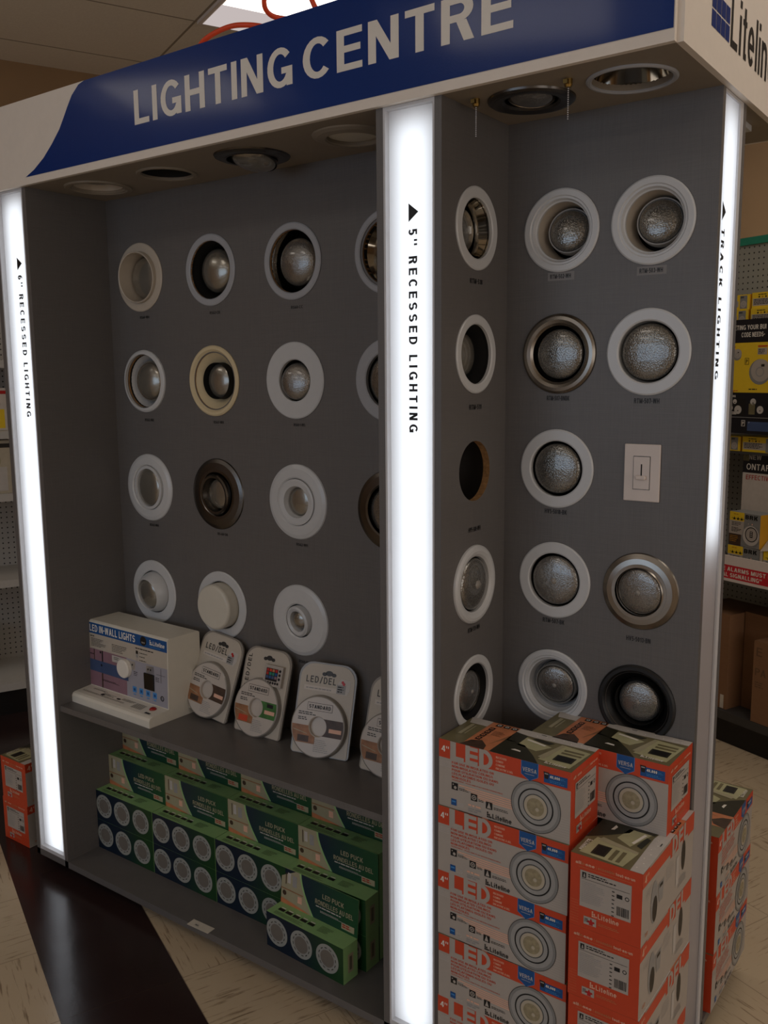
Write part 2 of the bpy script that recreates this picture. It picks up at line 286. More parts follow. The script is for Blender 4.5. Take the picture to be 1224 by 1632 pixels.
def text_mesh(s, bold, space):
    key = (s, bold, space)
    if key in TXT: return TXT[key]
    sw = .155 + bold * 1.9; gl = [glyph(c, sw) for c in s]
    if all(gl):
        vs = []; fs = []; x = 0
        for (P, W) in gl:
            for zi, p in P:
                a = sum(p[i][0] * p[(i + 1) % len(p)][1] - p[(i + 1) % len(p)][0] * p[i][1] for i in range(len(p)))
                if a < 0: p = p[::-1]
                o = len(vs); vs += [((x + px) * CAP, py * CAP, zi * 2e-5) for px, py in p]; fs.append(tuple(range(o, o + len(p))))
            x += W + .135 * space + (space - 1) * .3
        if not vs: vs = [(0, 0, 0)]
        TXT[key] = (vs, fs); return TXT[key]
    c = bpy.data.curves.new('t', 'FONT'); c.body = s; c.size = 1; c.resolution_u = 3; c.offset = bold; c.space_character = space; c.fill_mode = 'FRONT'
    o = bpy.data.objects.new('t', c); COL.objects.link(o)
    dg = bpy.context.evaluated_depsgraph_get(); me = o.evaluated_get(dg).to_mesh()
    vs = [(v.co.x, v.co.y, 0) for v in me.vertices]; fs = [tuple(p.vertices) for p in me.polygons]
    o.evaluated_get(dg).to_mesh_clear(); bpy.data.objects.remove(o); bpy.data.curves.remove(c)
    if not vs: vs = [(0, 0, 0)]
    TXT[key] = (vs, fs); return TXT[key]
class F:
    """a flat drawing frame: origin o, right u, up v; outward normal n"""
    def __init__(s, o, u, v): s.o = V(o); s.u = V(u).normalized(); s.v = V(v).normalized(); s.n = s.u.cross(s.v)
    def p(s, x, y, z=0): return s.o + s.u * x + s.v * y + s.n * z
    def sub(s, x, y, ang=0, z=0):
        c, q = math.cos(ang), math.sin(ang)
        return F(s.p(x, y, z), s.u * c + s.v * q, s.v * c - s.u * q)
LY = 0.0003
class B:
    def __init__(s): s.v = []; s.f = []; s.mi = []; s.sm = []; s.ms = []
    def m(s, name):
        if name not in s.ms: s.ms.append(name)
        return s.ms.index(name)
    def add(s, vs, fs, mat, smooth=False, M4=None):
        o = len(s.v); k = s.m(mat)
        s.v += [tuple(M4 @ V(v)) if M4 else tuple(v) for v in vs]
        for f in fs: s.f.append(tuple(i + o for i in f)); s.mi.append(k); s.sm.append(smooth)
        return s
    def box(s, a, b, mat, M4=None):
        x0, y0, z0 = a; x1, y1, z1 = b
        vs = [(x0, y0, z0), (x1, y0, z0), (x1, y1, z0), (x0, y1, z0), (x0, y0, z1), (x1, y0, z1), (x1, y1, z1), (x0, y1, z1)]
        mats = mat if isinstance(mat, (list, tuple)) else [mat] * 6   # -z +z -y +x +y -x
        for f, mm in zip([(3, 2, 1, 0), (4, 5, 6, 7), (0, 1, 5, 4), (1, 2, 6, 5), (2, 3, 7, 6), (3, 0, 4, 7)], mats):
            q = len(s.v); s.add([vs[i] for i in f], [(0, 1, 2, 3)], mm, False, M4)
        return s
    def prism(s, pts, y0, y1, mat, M4=None, axis='y'):
        """outline given in (x, z), extruded along y from y0 to y1 (outline counter-clockwise seen from -y)"""
        n = len(pts); vs = [(x, y0, z) for x, z in pts] + [(x, y1, z) for x, z in pts]
        if axis == 'x': vs = [(y, x, z) for x, y, z in vs]
        fs = [tuple(range(n)), tuple(range(2 * n - 1, n - 1, -1))] + [(i, i + n, (i + 1) % n + n, (i + 1) % n) for i in range(n)]
        return s.add(vs, fs, mat, False, M4)
    def lathe(s, prof, mat, M4=None, seg=48, smooth=True, sharp=True):
        """prof: (r, z) pairs, outward normal on the left of travel; each band is its own strip when sharp"""
        vs = []; fs = []
        def ring(r, z): return [(r * math.cos(2 * PI * k / seg), r * math.sin(2 * PI * k / seg), z) for k in range(seg)]
        for (r0, z0), (r1, z1) in zip(prof[:-1], prof[1:]):
            o = len(vs)
            if r0 < 1e-6 and r1 < 1e-6: continue
            if r1 < 1e-6: vs += ring(r0, z0) + [(0, 0, z1)]; fs += [(o + k, o + (k + 1) % seg, o + seg) for k in range(seg)]
            elif r0 < 1e-6: vs += ring(r1, z1) + [(0, 0, z0)]; fs += [(o + (k + 1) % seg, o + k, o + seg) for k in range(seg)]
            else: vs += ring(r0, z0) + ring(r1, z1); fs += [(o + k, o + (k + 1) % seg, o + seg + (k + 1) % seg, o + seg + k) for k in range(seg)]
        return s.add(vs, fs, mat, smooth, M4)
    def dome(s, r, h, z0, mat, M4=None, seg=40, rings=8, edge=0.0):
        """smooth cap of radius r rising h above z0 (continuous vertices)"""
        vs = []; fs = []
        for i in range(rings):
            a = i / rings; rr = r * math.cos(a * PI / 2); zz = z0 + h * (math.sin(a * PI / 2))
            vs += [(rr * math.cos(2 * PI * k / seg), rr * math.sin(2 * PI * k / seg), zz) for k in range(seg)]
        vs.append((0, 0, z0 + h))
        for i in range(rings - 1): fs += [(i * seg + k, i * seg + (k + 1) % seg, (i + 1) * seg + (k + 1) % seg, (i + 1) * seg + k) for k in range(seg)]
        o = (rings - 1) * seg; fs += [(o + k, o + (k + 1) % seg, rings * seg) for k in range(seg)]
        return s.add(vs, fs, mat, True, M4)
    def tube(s, pts, r, mat, seg=8, M4=None):
        pts = [V(p) for p in pts]; vs = []; fs = []; up = V((0.13, 0.2, 0.97))
        for i, p in enumerate(pts):
            d = (pts[min(i + 1, len(pts) - 1)] - pts[max(i - 1, 0)]).normalized(); a = d.cross(up).normalized(); b = a.cross(d)
            vs += [p + (a * math.cos(2 * PI * k / seg) + b * math.sin(2 * PI * k / seg)) * r for k in range(seg)]
        for i in range(len(pts) - 1): fs += [(i * seg + k, i * seg + (k + 1) % seg, (i + 1) * seg + (k + 1) % seg, (i + 1) * seg + k) for k in range(seg)]
        n = len(vs); fs += [tuple(range(seg - 1, -1, -1)), tuple(range(n - seg, n))]
        return s.add([tuple(v) for v in vs], fs, mat, True, M4)
    # ---- flat printing on a frame
    def poly(s, fr, pts, mat, l=1): return s.add([tuple(fr.p(x, y, l * LY)) for x, y in pts], [tuple(range(len(pts)))], mat)
    def rect(s, fr, x0, y0, x1, y1, mat, l=1): return s.poly(fr, [(x0, y0), (x1, y0), (x1, y1), (x0, y1)], mat, l)
    def disc(s, fr, x, y, r, mat, l=1, seg=36, ry=None): return s.poly(fr, [(x + r * math.cos(2 * PI * k / seg), y + (ry or r) * math.sin(2 * PI * k / seg)) for k in range(seg)], mat, l)
    def ring(s, fr, x, y, r0, r1, mat, l=1, seg=36, a0=0, a1=2 * PI):
        n = seg; full = abs(a1 - a0 - 2 * PI) < 1e-6
        vs = []; 
        for k in range(n + (0 if full else 1)):
            a = a0 + (a1 - a0) * k / n
            vs += [tuple(fr.p(x + r0 * math.cos(a), y + r0 * math.sin(a), l * LY)), tuple(fr.p(x + r1 * math.cos(a), y + r1 * math.sin(a), l * LY))]
        m = len(vs); fs = [((2 * k) % m, (2 * k + 1) % m, (2 * k + 3) % m, (2 * k + 2) % m) for k in range(n)]
        return s.add(vs, fs, mat)
    def text(s, fr, st, x, y, h, mat, l=2, w=None, bold=0.0, space=1.0, align='l', ang=0, depth=0):
        """cap height h, optional total width w; ang rotates the line about (x, y)"""
        vs, fs = text_mesh(st, bold, space); k = h / CAP
        xs = [v[0] for v in vs]; lo, hi = min(xs), max(xs); kx = w / max(hi - lo, 1e-6) if w else k * 0.92
        dx = {'l': -lo, 'c': -(lo + hi) / 2, 'r': -hi}[align]; g = fr.sub(x, y, ang)
        s.add([tuple(g.p((v[0] + dx) * kx, v[1] * k, l * LY + v[2])) for v in vs], fs, mat)
        return s
    def holed(s, fr, outer, holes, th, mat, edge=None, seg=48):
        """sheet in frame fr (front face at n=0, back at -th) with round holes (x, y, r)"""
        loops = [[V((x, y, 0)) for x, y in outer]]
        for hx, hy, hr in holes: loops.append([V((hx + hr * math.cos(-2 * PI * k / seg), hy + hr * math.sin(-2 * PI * k / seg), 0)) for k in range(seg)])
        tris = tessellate_polygon(loops); flat = [p for lp in loops for p in lp]; n = len(flat)
        ff = []
        for a, b, c in tris:
            cr = (flat[b] - flat[a]).cross(flat[c] - flat[a]).z
            ff.append((a, b, c) if cr > 0 else (a, c, b))
        s.add([tuple(fr.p(p.x, p.y, 0)) for p in flat], ff, mat)
        s.add([tuple(fr.p(p.x, p.y, -th)) for p in flat], [(a, c, b) for a, b, c in ff], mat)
        for li, lp in enumerate(loops):
            k = len(lp); vs = [tuple(fr.p(p.x, p.y, 0)) for p in lp] + [tuple(fr.p(p.x, p.y, -th)) for p in lp]
            s.add(vs, [(i, i + k, (i + 1) % k + k, (i + 1) % k) for i in range(k)], (edge or mat) if li else mat)
        return s
    def data(s, name):
        me = bpy.data.meshes.new(name); me.from_pydata(s.v, [], s.f)
        for n in s.ms: me.materials.append(MATS[n])
        me.polygons.foreach_set('material_index', s.mi); me.polygons.foreach_set('use_smooth', s.sm); me.update()
        return me
    def build(s, name, parent=None, loc=None, rot=None, bevel=0, weld=False):
        o = bpy.data.objects.new(name, s.data(name)); COL.objects.link(o)
        if parent: o.parent = parent
        if loc: o.location = loc
        if rot: o.rotation_euler = rot
        if weld or bevel:
            md = o.modifiers.new('weld', 'WELD'); md.merge_threshold = 0.00005
        if bevel:
            md = o.modifiers.new('bevel', 'BEVEL'); md.width = bevel; md.segments = 2; md.limit_method = 'ANGLE'; md.angle_limit = R(50)
        return o
def tag(o, label=None, cat=None, group=None, kind=None):
    if label: o['label'] = label
    if cat: o['category'] = cat
    if group: o['group'] = group
    if kind: o['kind'] = kind
    return o
def thing(name, label, cat, loc=(0, 0, 0), rot=(0, 0, 0), group=None):
    o = bpy.data.objects.new(name, None); COL.objects.link(o); o.empty_display_size = 0.05
    o.location = loc; o.rotation_euler = rot
    return tag(o, label, cat, group)
def dup(root, loc, rot, label, group=None):
    r = root.copy(); COL.objects.link(r); r.location = loc; r.rotation_euler = rot; r['label'] = label
    if group: r['group'] = group
    for ch in list(root.children):
        c = ch.copy(); COL.objects.link(c); c.parent = r
        for g in list(ch.children): d = g.copy(); COL.objects.link(d); d.parent = c
    return r
def struct(o): o['kind'] = 'structure'; return o
def TM(x=0, y=0, z=0, rx=0, ry=0, rz=0): return Matrix.Translation((x, y, z)) @ Matrix.Rotation(R(rz), 4, 'Z') @ Matrix.Rotation(R(ry), 4, 'Y') @ Matrix.Rotation(R(rx), 4, 'X')

# ---------------------------------------------------------------- the room (drawn in the shop's own axes, turned 23.5 degrees from the kiosk)
ROT = (0, 0, AL)
U0, U1, V0, V1 = -2.475, 5.6, -5.4, 4.0
def room(name, b): return struct(b.build(name, rot=ROT))
room('floor', B().box((U0 - .1, V0 - .1, ZF - 0.1), (U1 + .1, V1 + .1, ZF), 'vinyl_tile'))
room('ceiling', B().box((U0 - .1, V0 - .1, ZC), (U1 + .1, V1 + .1, ZC + 0.1), 'ceiling_tile'))
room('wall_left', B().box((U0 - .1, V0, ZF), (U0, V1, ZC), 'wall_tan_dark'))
SV0, SV1, SZ0, SZ1 = -1.6, 2.6, 0.3, 2.5
wr_ = B()
for a, b in (((U1, V0, ZF), (U1 + .1, SV0, ZC)), ((U1, SV1, ZF), (U1 + .1, V1, ZC)), ((U1, SV0, ZF), (U1 + .1, SV1, SZ0)), ((U1, SV0, SZ1), (U1 + .1, SV1, ZC))): wr_.box(a, b, 'wall_tan')
room('wall_right', wr_)
w2_ = struct(B().rect(F((U1 + 0.06, SV0, SZ0), (0, -1, 0), (0, 0, 1)), -(SV1 - SV0), 0, 0, SZ1 - SZ0, 'side_light_warm', 0).build('added_side_light', rot=ROT))  # added pane with warm emission, lighting faces turned to the right
fr = B()
for v_ in (SV0, SV0 + 1.4, SV0 + 2.8, SV1 - .05): fr.box((U1 - .01, v_, SZ0), (U1 + .05, v_ + .05, SZ1), 'trim_white')
fr.build('window_frame', w2_)  # frame bars belonging to the added side light
room('wall_back', B().box((U0 - .1, V1, ZF), (U1 + .1, V1 + .1, ZC), 'wall_tan'))
WX0, WX1, WZ0, WZ1 = 0.2, 5.0, 0.7, 2.5
wf = B()
for a, b in (((U0 - .1, V0 - .1, ZF), (WX0, V0, ZC)), ((WX1, V0 - .1, ZF), (U1 + .1, V0, ZC)), ((WX0, V0 - .1, ZF), (WX1, V0, WZ0)), ((WX0, V0 - .1, WZ1), (WX1, V0, ZC))): wf.box(a, b, 'wall_tan')
room('wall_front', wf)
wn_ = struct(B().rect(F((WX0, V0 - 0.06, WZ0), (-1, 0, 0), (0, 0, 1)), -(WX1 - WX0), 0, 0, WZ1 - WZ0, 'daylight', 0).build('window_1', rot=ROT))
fr = B()
for x in (WX0, WX0 + 1.6, WX0 + 3.2, WX1 - .05): fr.box((x, V0 - .05, WZ0), (x + .05, V0 + .01, WZ1), 'trim_white')
fr.build('window_frame', wn_)

def troffer(u, v, label):
    """2 x 4 ft lay-in fixture, long side along the shop's u axis; u, v = its low corner"""
    t = thing('ceiling_light', label, 'ceiling light', (u * math.cos(AL) - v * math.sin(AL), u * math.sin(AL) + v * math.cos(AL), ZC - 0.012), ROT, 'fluorescent ceiling fixtures')
    L, W = 1.21, 0.60
    b = B()
    for a, c in (((0, 0, 0), (L, .018, .012)), ((0, W - .018, 0), (L, W, .012)), ((0, .018, 0), (.018, W - .018, .012)), ((L - .018, .018, 0), (L, W - .018, .012))): b.box(a, c, 'troffer_white')
    b.build('frame', t)
    for x0, x1 in ((.018, .25), (L - .25, L - .018)):
        b = B(); b.add([(x0, .018, -0.001), (x0, W - .018, -0.001), (x1, W - .018, -0.001), (x1, .018, -0.001)], [(0, 1, 2, 3)], 'end_panel_glow'); b.build('end_panel', t)  # end panels emit weakly instead of being lit by the lens
    b = B(); b.add([(.25, .02, -0.001), (.25, W - .02, -0.001), (L - .25, W - .02, -0.001), (L - .25, .02, -0.001)], [(0, 1, 2, 3)], 'lamp_lens'); b.build('lens', t)
    return t
tl = troffer(-1.575, 0.775, 'lit rectangular ceiling light seen above the blue sign and the orange cord')
k = 0
for (u, v) in ((-1.575, -2.885), (0.255, -2.275), (0.255, -4.715), (2.085, -4.105), (3.915, -3.495), (1.475, 0.775), (1.475, 1.385), (0.255, 1.385), (3.915, 1.995), (2.085, 2.605), (-0.965, 2.605)):  # out-of-view fixtures added for lighting; some placed to brighten header side and shelving
    dup(tl, (u * math.cos(AL) - v * math.sin(AL), u * math.sin(AL) + v * math.cos(AL), ZC - 0.012), ROT, 'lit rectangular ceiling light added out of view to light the shop')

# ---------------------------------------------------------------- the kiosk
K = thing('display_kiosk', 'tall grey lighting display stand with white and blue header and three glowing strips', 'display stand', (0, 0, 0))
# fixtures: panel, position, flange radius, hole radius
COLS6 = {1: -0.277, 2: 0.0185, 3: 0.319, 4: 0.622}
ROWS6 = {1: 1.768, 2: 1.466, 3: 1.1465, 4: 0.822}
COLS5 = {1: 1.064, 2: 1.2575}
ROWS5 = {1: 1.772, 2: 1.519, 3: 1.2748, 4: 1.029, 5: 0.786}
back_holes = [(COLS6[c], ROWS6[r], 0.078) for r in (1, 2, 3, 4) for c in (1, 2, 3, 4) if not (r == 4 and c == 4)]
back_holes += [(COLS5[c], ROWS5[r], 0.068) for r in (1, 2, 3, 4, 5) for c in (1, 2) if not (r == 3 and c == 2)]
FB = F((0, D, 0), (1, 0, 0), (0, 0, 1))           # back panel front face, normal -y
B().holed(FB, [(A3, -0.02), (XS, -0.02), (XS, H), (A3, H)], back_holes, T, 'laminate', 'particle_board').build('back_panel', K)
YW = 0.1335
FW = F((B3, 0, 0), (0, 1, 0), (0, 0, 1))          # left wall of the corner bay, normal +x
B().holed(FW, [(0, -0.02), (D, -0.02), (D, H), (0, H)], [(YW, ROWS5[k_], 0.064 if k_ == 3 else 0.068) for k_ in (1, 2, 3, 4, 5)], T, 'laminate', 'particle_board').build('side_panel', K)
for x0, y0, x1, y1 in ((A0, 0, A0 + T, YB), (A3 - T, 0, A3, D), (B0, 0, B0 + T, D)):
    B().box((x0, y0, -0.02), (x1, y1, H), 'laminate').build('side_panel', K)
YR = D + T + 0.126
B().box((XS - 0.267, YR, -0.02), (XS, YR + T, H), 'laminate').build('side_panel', K)
B().box((A0 + T, YB - T, -0.02), (XS - 0.283, YB, H), 'laminate').build('rear_panel', K)
B().box((XS - 0.283, YR + T, -0.02), (XS - 0.267, YB, H), 'laminate').build('bay_back_panel', K)
b = B().box((A0, 0, -0.02), (XS, YB, 0), 'laminate'); b.build('bottom_shelf', K)
B().box((A0 + .0, 0.045, ZF + 0.001), (XS - 0.045, YB - 0.03, -0.02), 'kick').build('toe_kick', K)
B().box((A3, 0.006, ZS - 0.018), (B0, D, ZS), 'laminate').build('middle_shelf', K)
# header: soffit with holes, fascia boards, top
SX = {1: -0.27, 2: 0.013, 3: 0.319, 4: 0.625, 5: 1.06, 6: 1.2595}
FS = F((0, 0, H), (1, 0, 0), (0, -1, 0))          # soffit, normal -z
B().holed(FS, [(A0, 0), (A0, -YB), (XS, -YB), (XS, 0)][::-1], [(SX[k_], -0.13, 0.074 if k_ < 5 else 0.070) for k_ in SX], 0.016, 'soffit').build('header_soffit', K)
def fascia(x0, y0, x1, y1): return B().box((x0, y0, H), (x1, y1, HT), 'header_white')
hf = fascia(A0, -0.012, XS + 0.001, -0.0002).build('header_fascia', K)
fascia(XS, 0.0, XS + 0.012, YB).build('header_fascia', K)
fascia(A0 - .012, -0.012, A0, YB).build('header_fascia', K); fascia(A0, YB, XS + .012, YB + .012).build('header_fascia', K)
B().box((A0, 0, HT - 0.02), (XS, YB, HT - 0.004), 'header_white').build('header_top', K)
# blue sign face with S shaped left end
FH = F((0, -0.012, 0), (1, 0, 0), (0, 0, 1))
cur = [(-0.393, 2.0195), (-0.352, 2.034), (-0.307, 2.0577), (-0.268, 2.086), (-0.2304, 2.1185), (-0.2095, 2.144), (-0.1916, 2.1671), (-0.170, 2.192), (-0.1407, 2.2122), (-0.118, 2.2175)]
sg = B(); pts = cur[::-1] + [(cur[0][0], 2.0195), (XS - 0.001, 2.0195), (XS - 0.001, 2.2175)]
sg.poly(FH, cur + [(XS - 0.001, 2.2175), (XS - 0.001, 2.0195)][0:1] + [(XS - 0.001, 2.0195)], 'sign_blue', 3)
sg = B(); vs = [tuple(FH.p(x, z, 0.001)) for x, z in cur] + [tuple(FH.p(XS - 0.001, z, 0.001)) for x, z in cur]
n = len(cur); sg.add(vs, [(i, i + n, i + n + 1, i + 1) for i in range(n - 1)], 'sign_blue')
sgo = sg.build('blue_sign_face', K)
b = B().text(FH, 'LIGHTING', 0.0705, 2.0805, 0.0785, 'letter_white', 5, w=0.508, bold=0.012, space=1.0); b.build('lettering', sgo); b = B().text(FH, 'CENTRE', 0.6075, 2.0805, 0.0785, 'letter_white', 5, w=0.488, bold=0.012, space=1.0)
b.build('lettering', sgo)
FR = F((XS + 0.012, 0, 0), (0, 1, 0), (0, 0, 1))
b = B()
for i in range(4):
    for j in range(5):
        if j > 1 and i > (1 if j < 4 else 0): continue
        b.rect(FR, 0.138 + i * 0.0272, 2.063 + j * 0.0305, 0.138 + i * 0.0272 + 0.0245, 2.063 + j * 0.0305 + 0.0275, 'sign_blue', 2)
b.text(FR, 'Liteline', 0.252, 2.0605, 0.094, 'ink', 2, w=0.312, bold=0.0, space=1.0)
b.build('maker_logo', K)
# light boxes
def light_box(name, x0, z0, z1, M4, text, ty0, board_z0, rc=.016, fw=.005):
    """local: x across 0..w, y = 0 front edge going inward, z up"""
    w = x0; b = B()
    b.add([(0, rc, z0), (w, rc, z0), (w, rc, z1), (0, rc, z1)], [(0, 1, 2, 3)], 'acrylic', False, M4)
    o = b.build('light_panel', K)
    b = B()
    for a, c in (((0, .001, z0), (.005, rc - .001, z1)), ((w - fw, .001, z0), (w, rc - .001, z1)), ((.005, .001, z1 - .006), (w - fw, rc - .001, z1)), ((.005, .001, z0), (w - fw, rc - .001, z0 + .012))): b.box(a, c, 'alu', M4)
    b.build('panel_frame', o)
    b = B(); hw = 0.040
    b.add([(w / 2 - hw, .047, board_z0), (w / 2 + hw, .047, board_z0), (w / 2 + hw, .047, z1 - .03), (w / 2 - hw, .047, z1 - .03)], [(0, 1, 2, 3)], 'led_board', False, M4)
    b.build('led_board', o)
    b = B(); b.box((0, .048, z0), (w, .0495, z1), 'troffer_white', M4); b.build('housing', o)
    b = B(); fr = F(M4 @ V((0, rc - .0003, 0)), M4.to_3x3() @ V((1, 0, 0)), M4.to_3x3() @ V((0, 0, 1)))
    xt, zt, zb_ = text
    b.poly(fr, [(xt - .001, zt), (xt - .001, zt - .036), (xt + .0225, zt - .018)], 'ink', 1); b.build('arrow', o); b = B()
    s_, L_ = ty0
    b.text(fr, s_, xt - .001, zt - .050, 0.0205, 'ink', 1, w=L_, bold=0.03, space=1.5, ang=-PI / 2)
    b.build('lettering', o)
    return o
light_box('left', WL, 0.0, H, TM(A0 + T, 0, 0), (0.062, 1.819, 0), ('6" RECESSED LIGHTING', 0.403), 0.0)
light_box('centre', WC, 0.0, H, TM(B0 + T, 0, 0), (0.052, 1.8146, 0), ('5" RECESSED LIGHTING', 0.404), 0.0)
light_box('right', 0.126, -0.0, H, TM(XS, D + T, 0, rz=90), (0.030, 1.802, 0), ('TRACK LIGHTING', 0.288), 1.13, .006, .020)

# ---------------------------------------------------------------- recessed trims
RB = (R(90), 0, 0); RW = (R(90), 0, R(90)); RS = (R(180), 0, 0)
def bulb(parent, r, z, lens='lens_dimple', tilt=(0, 0), off=(0, 0), rim='chrome', dome=None, nub=0.0, ringw=0.0, ringmat='chrome'):
    m4 = TM(off[0], off[1], 0) @ Matrix.Translation((0, 0, z)) @ Matrix.Rotation(R(tilt[0]), 4, 'X') @ Matrix.Rotation(R(tilt[1]), 4, 'Y')
    b = B(); b.dome(r, dome if dome is not None else r * 0.20, 0, lens, m4)
    b.lathe([(r * 0.45, -r * 0.9), (r * 0.8, -r * 0.55), (r * 1.0, 0)], rim, m4)
    if nub: b.dome(nub, nub * 0.5, (dome if dome is not None else r * 0.30) - nub * 0.15, 'clear_gap', m4, seg=6, rings=2)
    o = b.build('bulb', parent)
    if ringw:
        g = B(); g.lathe([(r + ringw, -.02), (r + ringw, .001), (r + ringw * .6, .004), (r + 0.001, .001), (r + 0.001, -.02)], ringmat, m4); g.build('gimbal_ring', parent)
    return o
def flange(parent, Rr, ri, mat, prof='flat', inner=None):
    b = B()
    if prof == 'flat': p = [(Rr, 0.0), (Rr, .0022), (Rr - .003, .0042), (ri + .003, .0042), (ri, .0022), (ri, -.008)]
    elif prof == 'convex': p = [(Rr, 0.0), (Rr - .002, .003), (Rr - .012, .0068), (Rr - .03, .009), (ri + .004, .009), (ri, .006), (ri, -.01)]
    elif prof == 'roll': p = [(Rr, 0.0), (Rr - .001, .004), (Rr - .006, .0075), (Rr - .013, .0085), (ri + .006, .006), (ri + .001, .002), (ri, -.008)]
    elif prof == 'cone': p = [(Rr, 0.0), (Rr, .003), (Rr - .004, .006), (Rr - .011, .006), (Rr - .013, .004), (ri, -.032)]
    elif prof == 'step': p = [(Rr, 0.0), (Rr, .003), (Rr - .003, .0048), (ri + .012, .0048), (ri + .010, .002), (ri + .006, .002), (ri + .003, -.004), (ri, -.006), (ri, -.014)]
    b.lathe(p, mat, seg=72); return b.build('flange', parent)
def baffle(parent, ri, rb, depth, mat, z0=-.004, steps=0):
    b = B(); p = [(ri, z0)]
    if steps:
        for k_ in range(1, steps + 1):
            a = k_ / steps; r_ = ri + (rb - ri) * a; z_ = z0 - (depth + z0) * a if False else z0 + (-depth - z0) * a
            p += [(r_ + 0.0008, z_ + .001), (r_, z_)]
    else: p += [(rb, -depth)]
    b.lathe(p, mat, seg=56); return b.build('baffle', parent)
def can(parent, r, depth):
    b = B(); b.lathe([(r, -.006), (r, -depth), (0, -depth)], 'black_matte', seg=40); return b.build('can', parent)
G6 = 'six inch recessed trims on the grey back panel'; G5 = 'five inch recessed trims in the corner bay'
def T6(c, r, label): return thing('recessed_light', label, 'recessed light', (COLS6[c], D - .0002, ROWS6[r]), RB, G6)
def T5(c, r, label): return thing('recessed_light', label, 'recessed light', (COLS5[c], D - .0002, ROWS5[r]), RB, G5)
def TW(r, label): return thing('recessed_light', label, 'recessed light', (B3 + .0002, YW, ROWS5[r]), RW, G5)
def TS(k_, label): return thing('recessed_light', label, 'recessed light', (SX[k_], 0.13, H - .0002), RS, 'downlights in the underside of the header')
# --- left bay, row 1
t = T6(1, 1, 'beige trim with a protruding collar round a frosted bulb, top left of the wide bay')
flange(t, .0985, .072, 'warm_enamel'); B().lathe([(.0735, 0), (.0735, .018), (.072, .0195), (.0695, .018), (.062, -.05)], 'warm_enamel', TM(ry=3, rx=3), 64).build('collar', t); bulb(t, .058, -.020, 'lens_frost'); can(t, .074, .085)
t = T6(2, 1, 'grey ringed trim with deep black baffle, second from left in the top row')
flange(t, .0965, .078, 'grey_enamel'); baffle(t, .078, .066, .075, 'black_matte'); bulb(t, .0595, -.030, 'lens_frost', dome=.026); can(t, .077, .095)
t = T6(3, 1, 'grey ringed trim with mirror reflector and large bulb, third from left in the top row')
flange(t, .0965, .079, 'grey_enamel'); baffle(t, .079, .062, .07, 'chrome'); bulb(t, .0605, -.026, 'lens_fine', dome=.026); can(t, .078, .095)
t = T6(4, 1, 'mirror reflector trim half hidden behind the centre glowing strip, top row')
flange(t, .1, .084, 'grey_enamel'); baffle(t, .084, .055, .075, 'chrome'); bulb(t, .05, -.06, 'lens_fine'); can(t, .078, .095)
# row 2
t = T6(1, 2, 'white trim with smooth white cone and bulb, leftmost in the second row')
flange(t, .0925, .080, 'white_enamel', 'roll'); baffle(t, .080, .060, .055, 'white_enamel'); bulb(t, .061, -.024, 'lens_frost', dome=.026); can(t, .077, .085)
t = T6(2, 2, 'cream trim with deep sloping cone and small bulb')
flange(t, .098, .0515, 'cream_enamel', 'cone'); bulb(t, .0495, -.028, 'lens_frost', dome=.018); can(t, .051, .07)
t = T6(3, 2, 'white flat wide trim with small off-centre opening, third from left in the second row')
flange(t, .0995, .054, 'white_enamel'); bulb(t, .049, -.010, 'lens_fine', off=(.001, -.002), tilt=(-6, 10), dome=.02); can(t, .053, .07)
t = T6(4, 2, 'grey trim with large bulb half hidden behind the centre glowing strip, second row')
flange(t, .101, .070, 'grey_enamel'); bulb(t, .064, -.008, 'lens_dimple'); can(t, .069, .08)
# row 3
t = T6(1, 3, 'white swivel trim with flush frosted bulb, leftmost in the third row')
flange(t, .102, .0675, 'white_enamel', 'convex'); B().lathe([(.0665, -.01), (.0665, .008), (.058, .009), (.0565, .004), (.0565, -.02)], 'white_enamel', TM(ry=-4)).build('swivel_ring', t); bulb(t, .056, .002, 'lens_frost', tilt=(0, -5)); can(t, .067, .08)
t = T6(2, 3, 'dark brushed metal trim with mirror inner ring, second from left in the third row')
flange(t, .102, .060, 'dark_nickel', 'convex'); B().lathe([(.0585, -.01), (.0585, .014), (.055, .018), (.049, .017), (.044, -.006)], 'dark_nickel', TM(ry=-4, rx=3)).build('swivel_ring', t); bulb(t, .042, -.004, 'lens_frost', tilt=(3, -5), ringw=.002); can(t, .059, .08)
t = T6(3, 3, 'white two-ring swivel trim with small frosted bulb, third from left in the third row')
flange(t, .101, .0635, 'white_enamel', 'convex'); B().lathe([(.062, -.01), (.062, .009), (.056, .010), (.043, .008), (.0385, -.004), (.0385, -.02)], 'white_enamel').build('swivel_ring', t); bulb(t, .038, -.010, 'lens_frost'); can(t, .063, .08)
t = T6(4, 3, 'dark brushed metal trim half hidden behind the centre glowing strip, third row')
flange(t, .101, .066, 'dark_nickel', 'convex'); bulb(t, .060, -.004, 'lens_dimple', ringw=.002); can(t, .065, .08)
